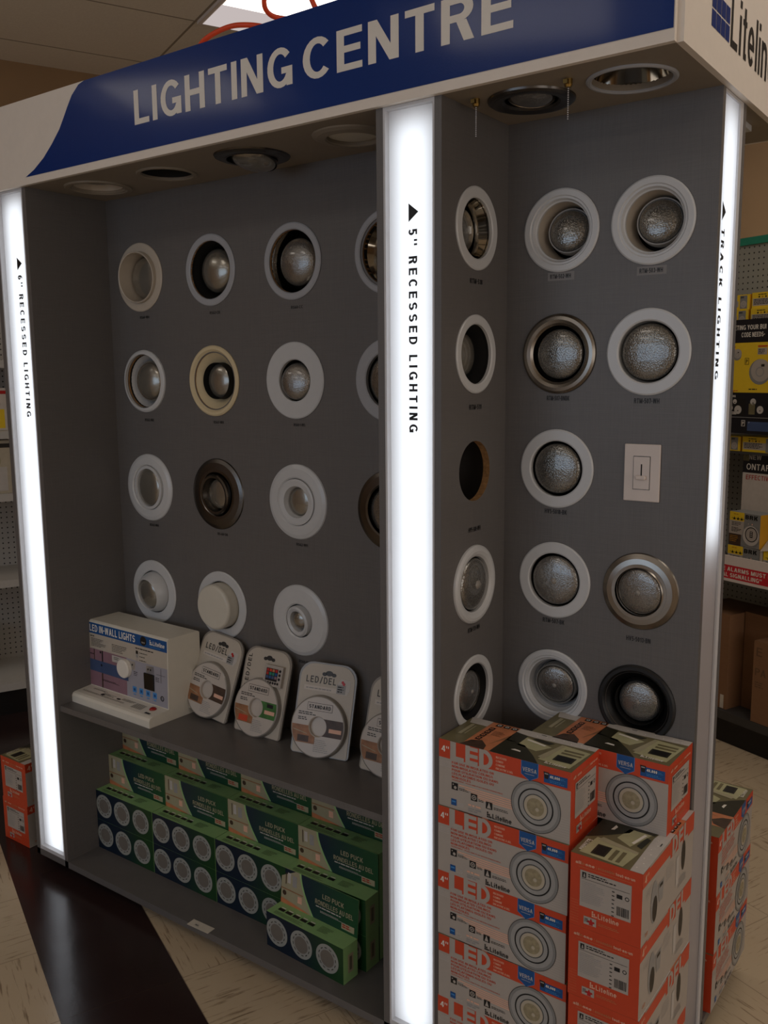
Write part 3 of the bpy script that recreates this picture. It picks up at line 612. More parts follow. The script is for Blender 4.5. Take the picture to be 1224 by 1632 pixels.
# row 4
t = T6(1, 4, 'white eyeball trim turned to one side above the boxed demonstration unit')
flange(t, .0985, .066, 'white_enamel'); m4 = TM(0, 0, -.012) @ Matrix.Rotation(R(6), 4, 'X') @ Matrix.Rotation(R(-3), 4, 'Y')
B().lathe([(.064 * math.cos(a), .064 * math.sin(a)) for a in [R(-20 + 5.6 * i) for i in range(12)]] + [(.0465, .040), (.0465, .0)], 'white_enamel', m4, 56).build('eyeball', t)
b = B(); b.dome(.0455, .014, .031, 'lens_frost', m4); b.build('bulb', t); can(t, .065, .08)
t = T6(2, 4, 'white trim with projecting opal drum lens, second from left in the fourth row')
flange(t, .099, .070, 'white_enamel'); pr = [(.0665, -.01), (.0665, .030)] + [(.0565 + .010 * math.cos(a), .030 + .010 * math.sin(a)) for a in [R(15 * i) for i in range(1, 7)]] + [(.03, .0415), (0, .042)]
B().lathe(pr, 'opal', seg=64).build('opal_lens', t)
t = T6(3, 4, 'white domed trim with very small swivelling bulb above the strip light packs')
flange(t, .0985, .046, 'white_enamel', 'convex'); m4 = TM(ry=-8, rx=6)
B().lathe([(.0435, -.01), (.0425, .012), (.037, .016), (.029, .012), (.027, -.02)], 'white_enamel', m4).build('swivel_ring', t); bulb(t, .0235, .000, 'lens_frost', tilt=(0, 6), off=(.001, .001), dome=.010); can(t, .045, .08)
# --- corner bay back panel
for c in (1, 2):
    t = T5(c, 1, ['white deep trim with angled bulb, left one of the top row in the corner bay', 'white deep trim with angled bulb, right one of the top row in the corner bay'][c - 1])
    flange(t, .0842, .0585, 'white_enamel', 'step'); baffle(t, .0585, .053, .06, 'warm_enamel', -.012); bulb(t, .043, -.034, 'lens_dimple', tilt=(-8, 6), off=(.004, .003), rim='black_matte', ringw=.004, ringmat='white_enamel', dome=.015); can(t, .060, .095)
t = T5(1, 2, 'brushed nickel trim with big dimpled bulb in the second row of the corner bay')
flange(t, .0842, .0585, 'nickel', 'roll'); bulb(t, .0525, -.006, 'lens_dimple', rim='black_matte', dome=.012); can(t, .058, .08)
t = T5(2, 2, 'white trim with big dimpled bulb in the second row of the corner bay')
flange(t, .086, .0615, 'white_enamel'); B().lathe([(.0615, -.003), (.0585, -.012)], 'print_silver').build('baffle', t); bulb(t, .0565, -.006, 'lens_dimple', rim='black_matte', dome=.012); can(t, .061, .08)
t = T5(1, 3, 'white trim with dimpled bulb and black gap, beside the dimmer switch')
flange(t, .085, .0600, 'white_enamel'); bulb(t, .054, -.005, 'lens_dimple', rim='black_matte', dome=.012); can(t, .0595, .08)
t = T5(1, 4, 'white trim with clear-fronted bulb in the fourth row of the corner bay')
flange(t, .0845, .0600, 'white_enamel'); bulb(t, .0545, -.004, 'lens_fine', rim='chrome', dome=.012, nub=.008, off=(.001, -.001)); can(t, .0595, .08)
t = T5(2, 4, 'brushed nickel trim with small gimbal bulb in the fourth row of the corner bay')
flange(t, .0815, .0545, 'nickel', 'convex'); bulb(t, .048, .003, 'lens_fine', tilt=(4, -6), ringw=.0045, dome=.010, nub=.007, ringmat='nickel'); can(t, .052, .08)
t = T5(1, 5, 'white stepped trim with angled bulb just above the stacked cartons')
flange(t, .084, .060, 'white_enamel', 'step'); baffle(t, .060, .050, .04, 'white_enamel', -.012, 3); bulb(t, .043, -.012, 'lens_fine', tilt=(5, 4), off=(.003, .002), rim='black_matte', ringw=.004, ringmat='print_silver', dome=.010, nub=.006); can(t, .061, .08)
t = T5(2, 5, 'black trim with bulb just above the stacked cartons')
flange(t, .084, .047, 'black_enamel', 'cone'); bulb(t, .0455, -.022, 'lens_fine', rim='black_matte', dome=.014, nub=.006); can(t, .0495, .07)
# --- corner bay left wall
t = TW(1, 'white trim with mirror reflector, topmost on the narrow left wall of the corner bay')
flange(t, .083, .060, 'white_enamel'); baffle(t, .060, .045, .06, 'chrome'); bulb(t, .044, -.034, 'lens_dimple'); can(t, .059, .085)
t = TW(2, 'white trim with deep black baffle, second from the top on the narrow left wall')
flange(t, .081, .0615, 'white_enamel'); baffle(t, .0615, .052, .065, 'black_matte'); bulb(t, .044, -.030, 'lens_frost'); can(t, .0605, .085)
t = TW(4, 'white trim with flush bulb and square centre facet on the narrow left wall')
flange(t, .086, .060, 'white_enamel', 'roll'); bulb(t, .0565, -.002, 'lens_dimple', dome=.012, nub=.012, rim='black_matte'); can(t, .0595, .085)
t = TW(5, 'white trim with black baffle and bright bulb, lowest on the narrow left wall')
flange(t, .083, .064, 'white_enamel'); baffle(t, .064, .050, .05, 'black_matte'); bulb(t, .046, -.014, 'lens_fine', ringw=.002, dome=.012, nub=.006); can(t, .063, .085)
# --- soffit
t = TS(1, 'white downlight in the header underside nearest the left end'); flange(t, .091, .066, 'soffit', 'step'); baffle(t, .066, .058, .03, 'warm_enamel'); bulb(t, .055, -.02, 'lens_frost'); can(t, .067, .08)
t = TS(2, 'downlight with deep black opening in the header underside'); flange(t, .078, .066, 'soffit'); baffle(t, .066, .055, .09, 'black_matte'); can(t, .0665, .11)
t = TS(3, 'dark metal downlight with hanging eyeball bulb in the header underside'); flange(t, .092, .062, 'dark_nickel', 'convex'); bulb(t, .054, .008, 'lens_frost', tilt=(-14, 0), off=(0, -.006), ringw=.003, ringmat='dark_nickel', dome=.018); can(t, .0615, .09)
t = TS(4, 'white downlight with flat dark lens beside the centre strip in the header underside'); flange(t, .091, .058, 'soffit', 'convex'); B().dome(.057, .006, -.002, 'opal').build('lens', t); can(t, .058, .06)
t = TS(5, 'dark brushed metal downlight with bulb, left one over the corner bay'); flange(t, .0845, .050, 'dark_nickel', 'roll'); bulb(t, .042, -.004, 'lens_fine', tilt=(-6, 0), ringw=.004, ringmat='nickel', dome=.012); can(t, .0495, .09)
t = TS(6, 'open mirror reflector downlight, right one over the corner bay'); flange(t, .081, .071, 'grey_enamel'); baffle(t, .071, .055, .11, 'chrome'); B().box((-.02, -.03, -.10), (.018, .0, -.055), 'can_metal').build('socket', t); B().lathe([(.055, -.108), (0, -.109)], 'can_metal').build('can', t)
# fixture on the far side bay soffit
t = thing('track_light_head', 'small white track fitting under the far right of the header', 'track light', (1.33, 0.56, H), (0, 0, 0)); B().box((-.02, -.03, -.012), (.02, .03, 0), 'white_enamel').build('mount', t); B().lathe([(.024, -.075), (.026, -.02), (.02, -.012), (0, -.012)], 'white_enamel', TM(ry=25)).build('head', t)
# pull chains
for i, (x, y, lb) in enumerate(((0.9757, 0.0645, 'brass pull chain socket with beaded chain in the corner above the top wall trim'), (1.1676, 0.0625, 'brass pull chain socket with beaded chain between the two corner downlights'))):
    t = thing('pull_chain', lb, 'pull chain', (x, y, H), (0, 0, 0), 'pull chains under the header')
    b = B(); b.lathe([(.0055, -.014), (.0075, -.010), (.0075, 0)], 'brass', None, 16); b.lathe([(0, -.014), (.0055, -.014)], 'brass', None, 16); b.box((-.004, -.014, -.010), (.004, 0, -.003), 'brass'); b.build('socket', t)
    b = B()
    for k_ in range(15):
        z = -.016 - k_ * .0037
        b.dome(.0013, .0013, z, 'alu', None, 8, 3); b.dome(.0013, -.0013, z, 'alu', None, 8, 3)
    b.build('chain', t)
# product code labels printed below the trims
def code(fr, s_, x, z, h, w, plate=False):
    b = B()
    if plate: b.rect(fr, x - .029, z - .004, x + .031, z + .013, 'label_grey', 1)
    b.text(fr, s_, x, z, h, 'ink', 2, bold=.02, align='c', w=w); b.build('product_label', K)
codes6 = {(1, 1): 'RS60-WH', (2, 1): 'RS62-CB', (3, 1): 'RS60-CC', (1, 2): 'RS62-WH', (2, 2): 'RS67-WH', (3, 2): 'RS60-1-WS', (1, 3): 'RS62-WH', (2, 3): 'RS-60-SN', (3, 3): 'RS62-WH', (3, 4): 'RS60-WH'}
for (c, r), s_ in codes6.items(): code(FB, s_, COLS6[c] + .012, ROWS6[r] - .119, .0078, .04)
code(FB, 'RTM-502-WH', COLS5[1], 1.675, .009, .047, True); code(FB, 'RTM-503-WH', COLS5[2], 1.673, .009, .047, True)
for (x, z, s_) in ((COLS5[1], 1.421, 'RTM-507-BNBK'), (COLS5[2], 1.417, 'RTM-507-WH'), (COLS5[1], 1.176, 'HV5-5018-BK'), (COLS5[1], .931, 'RTM-507-BK'), (COLS5[2], .921, 'HV5-5013-BN')): code(FB, s_, x, z, .010, .052)
for z, s_ in ((1.662, 'RTM-518'), (1.405, 'RTM-511'), (1.145, 'HV5-500-WH'), (.925, 'RTM-511-WH')): code(FW, s_, YW, z, .010, .05)
# dimmer switch
t = thing('dimmer_switch', 'almond slide dimmer switch plate on the grey panel', 'light switch', (1.2540, D - .0003, 1.2765), RB)
B().box((-.0375, -.0585, 0), (.0375, .0585, .005), 'switch_white').build('plate', t, bevel=.002)
b = B(); b.box((-.0178, -.0343, .0045), (.0178, .0343, .0054), 'can_metal'); b.box((-.0165, -.033, .005), (.0165, .033, .0066), 'switch_white'); b.box((-.0013, -.006, .0065), (.0013, .018, .0069), 'black_matte'); b.build('slide_track', t)
b = B(); b.box((-.011, -.014, .0065), (.011, -.005, .014), 'switch_white'); b.build('slider', t, bevel=.003)

# ---------------------------------------------------------------- orange cartons of LED downlights
LB, WB, HB = 0.295, 0.140, 0.1457
def text_lines(b, fr, x, y, w, n, h, gap, mat, l=2, seed=1):
    rr = random.Random(seed)
    for k_ in range(n):
        xx = x; ww = w * rr.uniform(.6, 1)
        while xx < x + ww - .001:
            q = min(rr.uniform(.3, 1) * h * 5, x + ww - xx); b.rect(fr, xx, y - k_ * gap, xx + q, y - k_ * gap + h, mat, l); xx += q + h * .7
def logo(b, fr, x, y, h, mat, l=3, ang=0):
    g = fr.sub(x, y, ang)
    for i in range(3):
        for j in range(3):
            if j and i > 2 - j + 0: continue
            b.rect(g, i * h * .36, j * h * .42, i * h * .36 + h * .28, j * h * .42 + h * .34, mat, l)
    b.text(g, 'Liteline', h * 1.2, 0, h, mat, l, w=h * 4.1, bold=.012)
def led_carton():
    b = B(); L, W, Hh = LB, WB, HB
    b.box((0, 0, 0), (L, W, Hh), ['box_white', 'print_olive', 'box_white', 'box_orange', 'box_white', 'box_orange'])
    # front
    f = F((0, 0, 0), (1, 0, 0), (0, 0, 1)); zt = Hh
    b.rect(f, 0, zt - .039, .027, zt, 'box_orange', 1); b.rect(f, .031, zt - .0375, L, zt, 'box_orange', 1)
    b.text(f, '4"', .006, zt - .026, .013, 'letter_white', 2, w=.018)
    # LED in big letters, open at the bottom into the white
    b.rect(f, .031, zt - .039, .041, zt, 'box_white', 2); b.rect(f, .041, zt - .0375, .060, zt - .030, 'box_white', 2)
    b.rect(f, .0635, zt - .039, .074, zt, 'box_white', 2)
    for z0 in (.0015, .0165, .0305): b.rect(f, .074, zt - z0 - .008, .0925, zt - z0, 'box_white', 2)
    b.rect(f, .0955, zt - .040, .106, zt, 'box_white', 2); fr2 = f
    b.ring(f, .106, zt - .0195, .0120, .0205, 'box_white', 2, 20, -PI / 2, PI / 2)
    b.rect(f, .106, zt - .0075, .1065, zt, 'box_white', 2)
    for i, s_ in enumerate(('RECESSED', 'COMBO', 'COMBINÉ', 'ENCASTRÉ À DEL')): b.text(f, s_, .134, zt - .0105 - i * .0078, .0042, 'print_peach', 2, bold=.02)
    # shield
    b.poly(f, [(.190, zt), (.190, zt - .028), (.2085, zt - .039), (.227, zt - .028), (.227, zt)], 'print_sky', 2)
    b.poly(f, [(.191, zt), (.191, zt - .0275), (.2085, zt - .038), (.226, zt - .0275), (.226, zt)], 'print_blue', 3)
    b.text(f, 'VERSA', .2085, zt - .021, .0085, 'print_lgrey', 4, w=.030, align='c'); b.rect(f, .198, zt - .026, .219, zt - .0252, 'print_lgrey', 4)
    # 40,000 badge
    b.rect(f, .239, zt - .033, .288, zt - .0135, 'print_blue', 2); b.poly(f, [(.238, zt - .011), (.250, zt - .0115), (.248, zt - .025), (.241, zt - .025)], 'ink', 3); b.rect(f, .2405, zt - .016, .248, zt - .0135, 'print_grey', 4)
    b.text(f, '40,000', .2515, zt - .0215, .0055, 'letter_white', 4, bold=.03, w=.021); text_lines(b, f, .274, zt - .0185, .012, 2, .001, .0025, 'print_sky', 4, 3); text_lines(b, f, .2515, zt - .027, .033, 2, .0013, .003, 'print_sky', 4, 4)
    # orange text
    for i, s_ in enumerate(('FOR USE IN INSULATED OR', 'NON-INSULATED CEILINGS', 'POUR UTILISATION OU DANS', 'LES PLAFONDS ISOLÉS OU', 'NON-ISOLÉS')):
        b.text(f, s_, .0315, zt - .0475 - i * .0078, .0050, 'box_orange', 2, bold=.008, w=(.098, .096, .108, .098, .045)[i])
    b.text(f, 'GRADUABLE - PLUG AND PLAY INTERCHANGEABLE', .0315, zt - .0835, .0022, 'box_orange', 2, w=.118)
    for i in range(4): b.rect(f, .001, zt - .047 - i * .0035, .027, zt - .0462 - i * .0035, 'print_lgrey', 1)
    for i, (x0, z0) in enumerate(((.048, .0895), (.062, .094), (.077, .0985), (.092, .103), (.095, .107))): b.rect(f, x0, zt - z0 - .0024, .188, zt - z0, 'print_peach', 1)
    # icons
    for i, (x0, z0) in enumerate(((.031, .088), (.077, .100), (.112, .108))):
        b.rect(f, x0, zt - z0 - .0155, x0 + .0150, zt - z0, 'ink', 2)
        if i == 0: b.disc(f, x0 + .009, zt - z0 - .010, .0035, 'box_white', 3, 10); b.disc(f, x0 + .004, zt - z0 - .004, .0016, 'box_white', 3, 8)
        elif i == 1: b.ring(f, x0 + .0075, zt - z0 - .008, .0036, .0054, 'box_white', 3, 18); b.disc(f, x0 + .0075, zt - z0 - .008, .0018, 'box_white', 3, 10)
        else: b.poly(f, [(x0 + .003, zt - z0 - .0135), (x0 + .012, zt - z0 - .0135), (x0 + .009, zt - z0 - .005), (x0 + .0085, zt - z0 - .002), (x0 + .0065, zt - z0 - .002), (x0 + .006, zt - z0 - .005)], 'box_white', 3)
        text_lines(b, f, x0 + .018, zt - z0 - .010, (.024, .014, .04)[i], 2, .0013, .003, 'ink', 2, i + 9)
    b.rect(f, .030, zt - .138, .043, zt - .124, 'print_blue', 2); b.rect(f, .032, zt - .131, .041, zt - .128, 'print_sky', 3)
    text_lines(b, f, .046, zt - .130, .02, 4, .0012, .0025, 'print_lgrey', 2, 21); text_lines(b, f, .071, zt - .1285, .03, 1, .0035, .004, 'print_peach', 2, 22); text_lines(b, f, .071, zt - .136, .034, 2, .003, .0045, 'print_grey', 2, 23)
    logo(b, f, .115, zt - .1415, .0105, 'ink')
    for i in range(9): b.rect(f, .262 - (.01 if i < 4 else 0), .008 + i * .0052, L - .001, .0085 + i * .0052, 'print_lgrey', 1)
    # printed downlight
    cx, cz = .2225, zt - .0895
    b.disc(f, cx, cz, .0535, 'print_silver', 2, 48); b.ring(f, cx, cz, .0525, .0535, 'can_metal', 3, 48); b.ring(f, cx, cz, .0385, .0470, 'print_silver_light', 3, 48); b.ring(f, cx, cz, .0352, .0378, 'ink', 4, 44); b.disc(f, cx, cz, .0355, 'print_silver_light', 3, 40); b.disc(f, cx, cz, .0270, 'print_silver', 4, 36)
    b.ring(f, cx, cz, .0255, .0265, 'can_metal', 5, 36); b.disc(f, cx, cz, .0245, 'print_beige', 5, 32); b.disc(f, cx, cz, .0185, 'print_lens', 6, 28); b.disc(f, cx + .004, cz - .004, .004, 'print_beige', 7, 12)
    # right end with shipping label
    def end_label(f, W):
        b.text(f, 'all', .010, zt - .0185, .006, 'print_peach', 2, bold=.02, w=.011); b.text(f, 'in', .022, zt - .0185, .006, 'print_tan', 2, w=.006); b.text(f, 'one', .030, zt - .0185, .006, 'print_peach', 2, bold=.02, w=.018)
        b.text(f, '| ensemble', .051, zt - .0185, .006, 'print_tan', 2, w=.036); b.text(f, 'tout-en-un', .089, zt - .0185, .006, 'print_peach', 2, bold=.02, w=.037); b.rect(f, .016, zt - .0235, .120, zt - .0228, 'print_tan', 2)
        b.rect(f, .020, .044, .120, zt - .029, 'box_white', 2)
        b.rect(f, .024, zt - .043, .032, zt - .032, 'ink', 3); b.poly(f, [(.0265, zt - .041), (.0305, zt - .041), (.029, zt - .034), (.028, zt - .034)], 'box_white', 4)
        text_lines(b, f, .036, zt - .035, .06, 2, .0022, .0042, 'ink', 3, 31); b.rect(f, .023, zt - .0455, .117, zt - .0448, 'ink', 3)
        text_lines(b, f, .023, zt - .052, .046, 12, .0011, .0036, 'print_grey', 3, 32); text_lines(b, f, .083, zt - .053, .006, 7, .002, .008, 'ink', 3, 33)
        b.rect(f, .092, zt - .062, .103, zt - .054, 'ink', 3); b.ring(f, .112, zt - .058, .0028, .0042, 'ink', 3, 12)
        xx = .093; rr = random.Random(5)
        while xx < .116: q = rr.uniform(.0006, .0018); b.rect(f, xx, .050, xx + q, .068, 'ink', 3); xx += q + rr.uniform(.0005, .0012)
        logo(b, f, .045, .029, .010, 'print_peach')
        b.rect(f, .029, .010, .054, .026, 'box_white', 2); b.rect(f, .0305, .0115, .0525, .0245, 'box_white', 3); b.poly(f, [(.040, .011), (.0405, .015), (.036, .0165), (.038, .020), (.041, .019), (.044, .0248), (.047, .019), (.050, .020), (.0515, .0165), (.0475, .015), (.048, .011)], 'print_red', 4)
        text_lines(b, f, .031, .021, .009, 3, .0014, .0028, 'ink', 4, 36); text_lines(b, f, .058, .019, .045, 2, .0012, .003, 'print_tan', 2, 35)
        for i in range(9): b.rect(f, .001, .008 + i * .0055, .018, .0085 + i * .0055, 'print_tan', 1)
    end_label(F((L, 0, 0), (0, 1, 0), (0, 0, 1)), W); end_label(F((0, W, 0), (0, -1, 0), (0, 0, 1)), W)
    # rear long side
    f = F((L, W, 0), (-1, 0, 0), (0, 0, 1))
    b.rect(f, 0, zt - .030, .034, zt, 'box_orange', 1); b.rect(f, .034, zt - .030, .150, zt - .004, 'box_orange', 1); b.rect(f, .150, zt - .039, L, zt, 'box_orange', 1)
    b.text(f, '4"', .008, zt - .024, .016, 'print_peach', 2, w=.022); b.text(f, 'DEL', .160, zt - .038, .038, 'box_white', 2, w=.095, bold=.03)
    b.disc(f, .065, .060, .019, 'print_grey', 2, 24, .043); b.disc(f, .068, .045, .013, 'can_metal', 3, 20, .026); b.poly(f, [(.085, .085), (.118, .085), (.112, .045), (.092, .045)], 'print_grey', 2); b.rect(f, .092, .075, .110, .082, 'can_metal', 3)
    b.disc(f, .232, .078, .012, 'can_metal', 2, 20, .032); b.rect(f, .188, .03, .205, .09, 'print_lgrey', 2)
    text_lines(b, f, .13, .095, .045, 8, .0013, .004, 'print_lgrey', 2, 41); text_lines(b, f, .02, .10, .04, 4, .0013, .004, 'print_lgrey', 2, 42); text_lines(b, f, .205, .035, .06, 4, .002, .005, 'print_grey', 2, 43); text_lines(b, f, .02, .016, .02, 2, .002, .004, 'print_tan', 2, 44)
    # top: collage of room pictures
    f = F((0, 0, Hh), (1, 0, 0), (0, 1, 0))
    b.rect(f, 0, 0, .052, W, 'print_olive', 1); b.poly(f, [(.0, W), (.052, W), (.052, W - .03), (.01, W - .03)], 'print_lgrey', 2); b.poly(f, [(.018, .045), (.026, .045), (.026, .105), (.018, .105)], 'print_cream', 3); b.rect(f, .030, .05, .033, .10, 'print_cream', 3)
    b.rect(f, .052, 0, .118, W, 'print_tan', 1); b.poly(f, [(.048, 0), (.105, 0), (.100, .02), (.080, .04), (.060, .03)], 'print_brown', 2); b.poly(f, [(.100, .03), (.122, .08), (.118, .10), (.108, .06)], 'print_wood', 2)
    for i in range(4): b.rect(f, .062, .038 + i * .019, .074, .054 + i * .019, 'ink', 3); b.ring(f, .068, .046 + i * .019, .002, .004, 'print_tan', 4, 10)
    for i in range(3): b.rect(f, .066 + i * .018, .122, .080 + i * .018, .135, 'ink', 3); b.ring(f, .073 + i * .018, .1285, .002, .0045, 'print_lgrey', 4, 10)
    text_lines(b, f, .080, .095, .028, 5, .0012, .005, 'print_brown', 3, 51)
    b.poly(f, [(.118, 0), (L, 0), (L, W), (.118, W)], 'print_olive', 1); b.poly(f, [(.118, 0), (.225, 0), (.200, .03), (.165, .065), (.118, .075)], 'print_dark_olive', 2); b.poly(f, [(.118, .07), (.150, .068), (.150, .11), (.118, .12)], 'print_dark_olive', 2)
    b.poly(f, [(.150, .060), (.196, .052), (.215, .085), (.150, .105)], 'print_pale_olive', 2); b.poly(f, [(.118, W), (.118, .118), (.160, .112), (L, .115), (L, W)], 'print_lgrey', 2)
    b.poly(f, [(.155, .092), (.200, .082), (.202, .088), (.157, .098)], 'letter_white', 3); b.poly(f, [(.165, .10), (.205, .094), (.212, .106), (.170, .11)], 'print_dark_olive', 3)
    b.poly(f, [(.150, .032), (.172, .030), (.170, .036), (.156, .038)], 'letter_white', 3)
    b.poly(f, [(.215, .02), (.285, .012), (.292, .10), (.232, .108), (.222, .05)], 'print_pale_olive', 3); b.poly(f, [(.210, .030), (.225, .025), (.236, .105), (.228, .108)], 'print_cream', 4)
    b.rect(f, .240, .032, .280, .060, 'print_dark_olive', 4); b.rect(f, .244, .036, .276, .056, 'ink', 5); b.rect(f, .242, .068, .284, .076, 'print_olive', 4); b.rect(f, .242, .082, .284, .090, 'print_olive', 4)
    for i in range(7): b.disc(f, .165 + i * .019, .122 + .006 * (i % 2), .0014, 'letter_white', 4, 8)
    logo(b, f, .234, .008, .0085, 'letter_white', 6)
    b.rect(f, .170, .131, .182, .133, 'ink', 4)
    return b
cart = led_carton().build('led_downlight_carton', loc=(B3 + .003, -.0145, 0))
tag(cart, 'orange and white LED downlight carton, lowest of five beside the centre strip', 'carton', 'orange and white LED downlight cartons')
GC = 'orange and white LED downlight cartons'
def carton(loc, rz, label):
    o = cart.copy(); COL.objects.link(o); o.location = loc; o.rotation_euler = (0, 0, R(rz)); o['label'] = label; o['group'] = GC; return o
ORD = ('lowest', 'second from bottom', 'third from bottom', 'fourth from bottom', 'topmost')
for k_ in range(1, 5): carton((B3 + .003 + (0, .003, -.0005, .001, .001)[k_], -.0145 + (0, -.002, .001, -.001, .002)[k_], HB * k_ + .0003 * k_), (0, .3, -.3, .2, .4)[k_], 'orange and white LED downlight carton, %s of five beside the centre strip' % ORD[k_])
for k_ in range(4): carton((1.2495 + (0, .002, .0, .0)[k_], LB - .032, HB * k_ + .0003 * k_), -90, 'orange LED downlight carton, labelled end outwards, %s of four in the corner' % ('lowest', 'second from bottom', 'third from bottom', 'topmost')[k_])
carton((1.0835, .1258, HB * 4 + .0012), -.4, 'orange and white LED downlight carton set back on top of the labelled-end stack')
for k_ in range(3): carton((1.3905, .458 + (0, .004, 0)[k_] , HB * k_ + .001), 90, 'orange and white LED downlight carton, %s of three in the bay past the right strip' % ('lowest', 'middle', 'topmost')[k_])
for j in range(3):
    for k_ in range(2): carton((-.692 - WB + (0, .004)[k_] + .003 * j, .040 + LB + j * (LB + .006), ZF + .001 + HB * k_), -90, 'orange LED downlight carton on the floor at left, %s, %s row' % (('lower', 'upper')[k_], ('front', 'second', 'third')[j]))

# ---------------------------------------------------------------- green puck light cartons
PL, PD, PH = 0.2655, 0.054, 0.0965
def puck_carton():
    b = B(); b.box((-PL / 2, 0, 0), (PL / 2, PD, PH), ['puck_green', 'puck_green', 'puck_print', 'puck_green', 'puck_print', 'puck_green'])
    f = F((-PL / 2, 0, 0), (1, 0, 0), (0, 0, 1))
    for i, x in enumerate((.038, .1245, .213)):
        z = .050; r = .0375
        b.disc(f, x, z, r, 'puck_white', 2, 40); b.ring(f, x, z, r * .62, r * .66, 'print_grey', 3, 36); b.disc(f, x, z, r * .60, 'puck_lens', 3, 32)
        for k_ in range(12): a = 2 * PI * k_ / 12; b.ring(f, x, z, r * .72, r * .78, 'can_metal', 3, 3, a, a + .28)
    f = F((-PL / 2, 0, PH), (1, 0, 0), (0, 1, 0))
    for i in range(5): b.rect(f, .020 + i * .026, .022, .041 + i * .026, .032, 'ink', 2); b.rect(f, .023 + i * .026, .0335, .038 + i * .026, .037, 'letter_white', 2)
    text_lines(b, f, .02, .014, .12, 3, .0012, .004, 'can_metal', 2, 61); text_lines(b, f, .162, .038, .04, 6, .0012, .004, 'can_metal', 2, 62)
    f = F((PL / 2, 0, 0), (0, 1, 0), (0, 0, 1)); b.rect(f, .017, .022, .037, .072, 'print_cream', 2)
    for i in range(10): b.rect(f, .022, .030 + i * .0036, .032, .032 + i * .0036, 'ink', 3)
    o = b.build('carton', None)
    return o
def header_card():
    b = B(); n = 20; h = .099
    def top(s_): return h
    b.box((-PL / 2, -.0008, 0), (PL / 2, 0, h), 'puck_green')
    f = F((-PL / 2, -.0008, 0), (1, 0, 0), (0, 0, 1))
    arc = [(.066 + .048 * (1 - a / 10) ** 1.6, h * a / 10) for a in range(11)]
    b.poly(f, [(0, 0)] + arc + [(0, h)], 'print_cream', 1)
    b.poly(f, [(p[0] - .002, p[1]) for p in arc] + [(p[0] + .004, p[1]) for p in arc][::-1], 'puck_green', 2)
    cd = [(p[0] + .004, p[1]) for p in arc]
    for (x0, z0), (x1, z1) in zip(cd[:-1], cd[1:]): b.poly(f, [(x0, z0), (PL, z0), (PL, z1), (x1, z1)], 'puck_card', 2)
    b.poly(f, [(0, .015), (.085, .005), (.108, 0), (.1, 0), (0, 0)], 'print_tan', 2); b.rect(f, 0, .040, .078, .043, 'print_wood', 2)
    b.disc(f, .012, .030, .007, 'print_brown', 2, 12); b.rect(f, .022, .06, .033, .088, 'print_lgrey', 2); b.rect(f, .040, .055, .055, .085, 'print_grey', 2); b.rect(f, .015, .055, .018, .09, 'print_brown', 2); b.rect(f, .06, .018, .075, .036, 'print_peach', 2)
    b.text(f, 'LED PUCK', .182, .061, .0125, 'print_cream', 4, w=.072, align='c'); b.text(f, 'RONDELLES AU DEL', .186, .041, .0125, 'print_cream', 4, w=.128, align='c')
    text_lines(b, f, .125, .034, .12, 1, .003, .003, 'print_lgrey', 4, 71); text_lines(b, f, .140, .026, .10, 2, .0012, .003, 'print_lgrey', 4, 72); b.rect(f, .213, .008, .255, .024, 'print_cream', 4); text_lines(b, f, .216, .018, .034, 2, .003, .0055, 'box_red', 5, 73)
    return b.build('header_card', None)
pk = thing('led_puck_carton', 'small green three-puck LED carton standing alone in front at the right of the lower shelf', 'carton', (0.4985, .048, 0), (0, 0, 0), 'green LED puck cartons')
c_ = puck_carton(); c_.parent = pk; c_.name = 'carton'
c2 = header_card(); c2.parent = pk; c2.location = (0, PD + .001, PH - .001)
pk.rotation_euler = (0, 0, R(-2.5))
PX = [-.287 + .267 * i for i in range(4)]
NM = ('leftmost stack', 'second stack from left', 'third stack from left', 'rightmost stack')
for i, x in enumerate(PX):
    for k_ in range(2): dup(pk, (x + .001 * ((i * 7 + k_ * 3) % 3), .114, (PH + .0004) * k_), (0, 0, 0), 'green LED puck carton, %s of the front row, %s one' % (NM[i], ('lower', 'upper')[k_]))
    for k_ in range(3): dup(pk, (x, .1715, (PH + .0004) * k_), (0, 0, 0), 'green LED puck carton, %s of the rear row, %s one' % (NM[i], ('lowest', 'middle', 'top')[k_]))
c2.rotation_euler = (R(-5), 0, 0)
# shelf price tag
tag(B().box((-.033, -.001, 0), (.046, .026, .0008), 'tag_white').text(F((-.033, -.001, .0008), (1, 0, 0), (0, 1, 0)), '3001', .02, .008, .006, 'ink', 1).build('price_tag', loc=(.158, -.006, .0004), rot=(0, 0, R(2))), 'small cream price card lying on the front of the bottom shelf', 'price tag')

# ---------------------------------------------------------------- demonstration unit on the middle shelf
un = thing('in_wall_light_demo', 'white countertop LED in-wall lights display box with a round knob', 'display unit', (-.2435, .045, ZS), (0, 0, R(-1.5)))
W2 = .192
prof = [(0, 0), (.193, 0), (.193, .236), (.187, .240), (.082, .240), (.076, .236), (.070, .034), (.012, .030), (.004, .027), (0, .020)]
b = B(); b.prism([(y, z) for y, z in prof][::-1], -W2, W2, 'unit_white', axis='x'); b.build('housing', un)
f0 = V((0, .070, .034)); f1 = V((0, .076, .236)); up = (f1 - f0).normalized(); Hu = (f1 - f0).length
f = F((-W2, .070, .034), (1, 0, 0), up)
b = B(); Wf = 2 * W2
b.rect(f, .002, .002, Wf - .003, Hu - .004, 'card_white', 1)
b.rect(f, .002, Hu - .036, Wf - .003, Hu - .003, 'print_blue', 2); b.text(f, 'LED IN-WALL LIGHTS', .016, Hu - .030, .0215, 'letter_white', 3, w=.222, bold=.014)
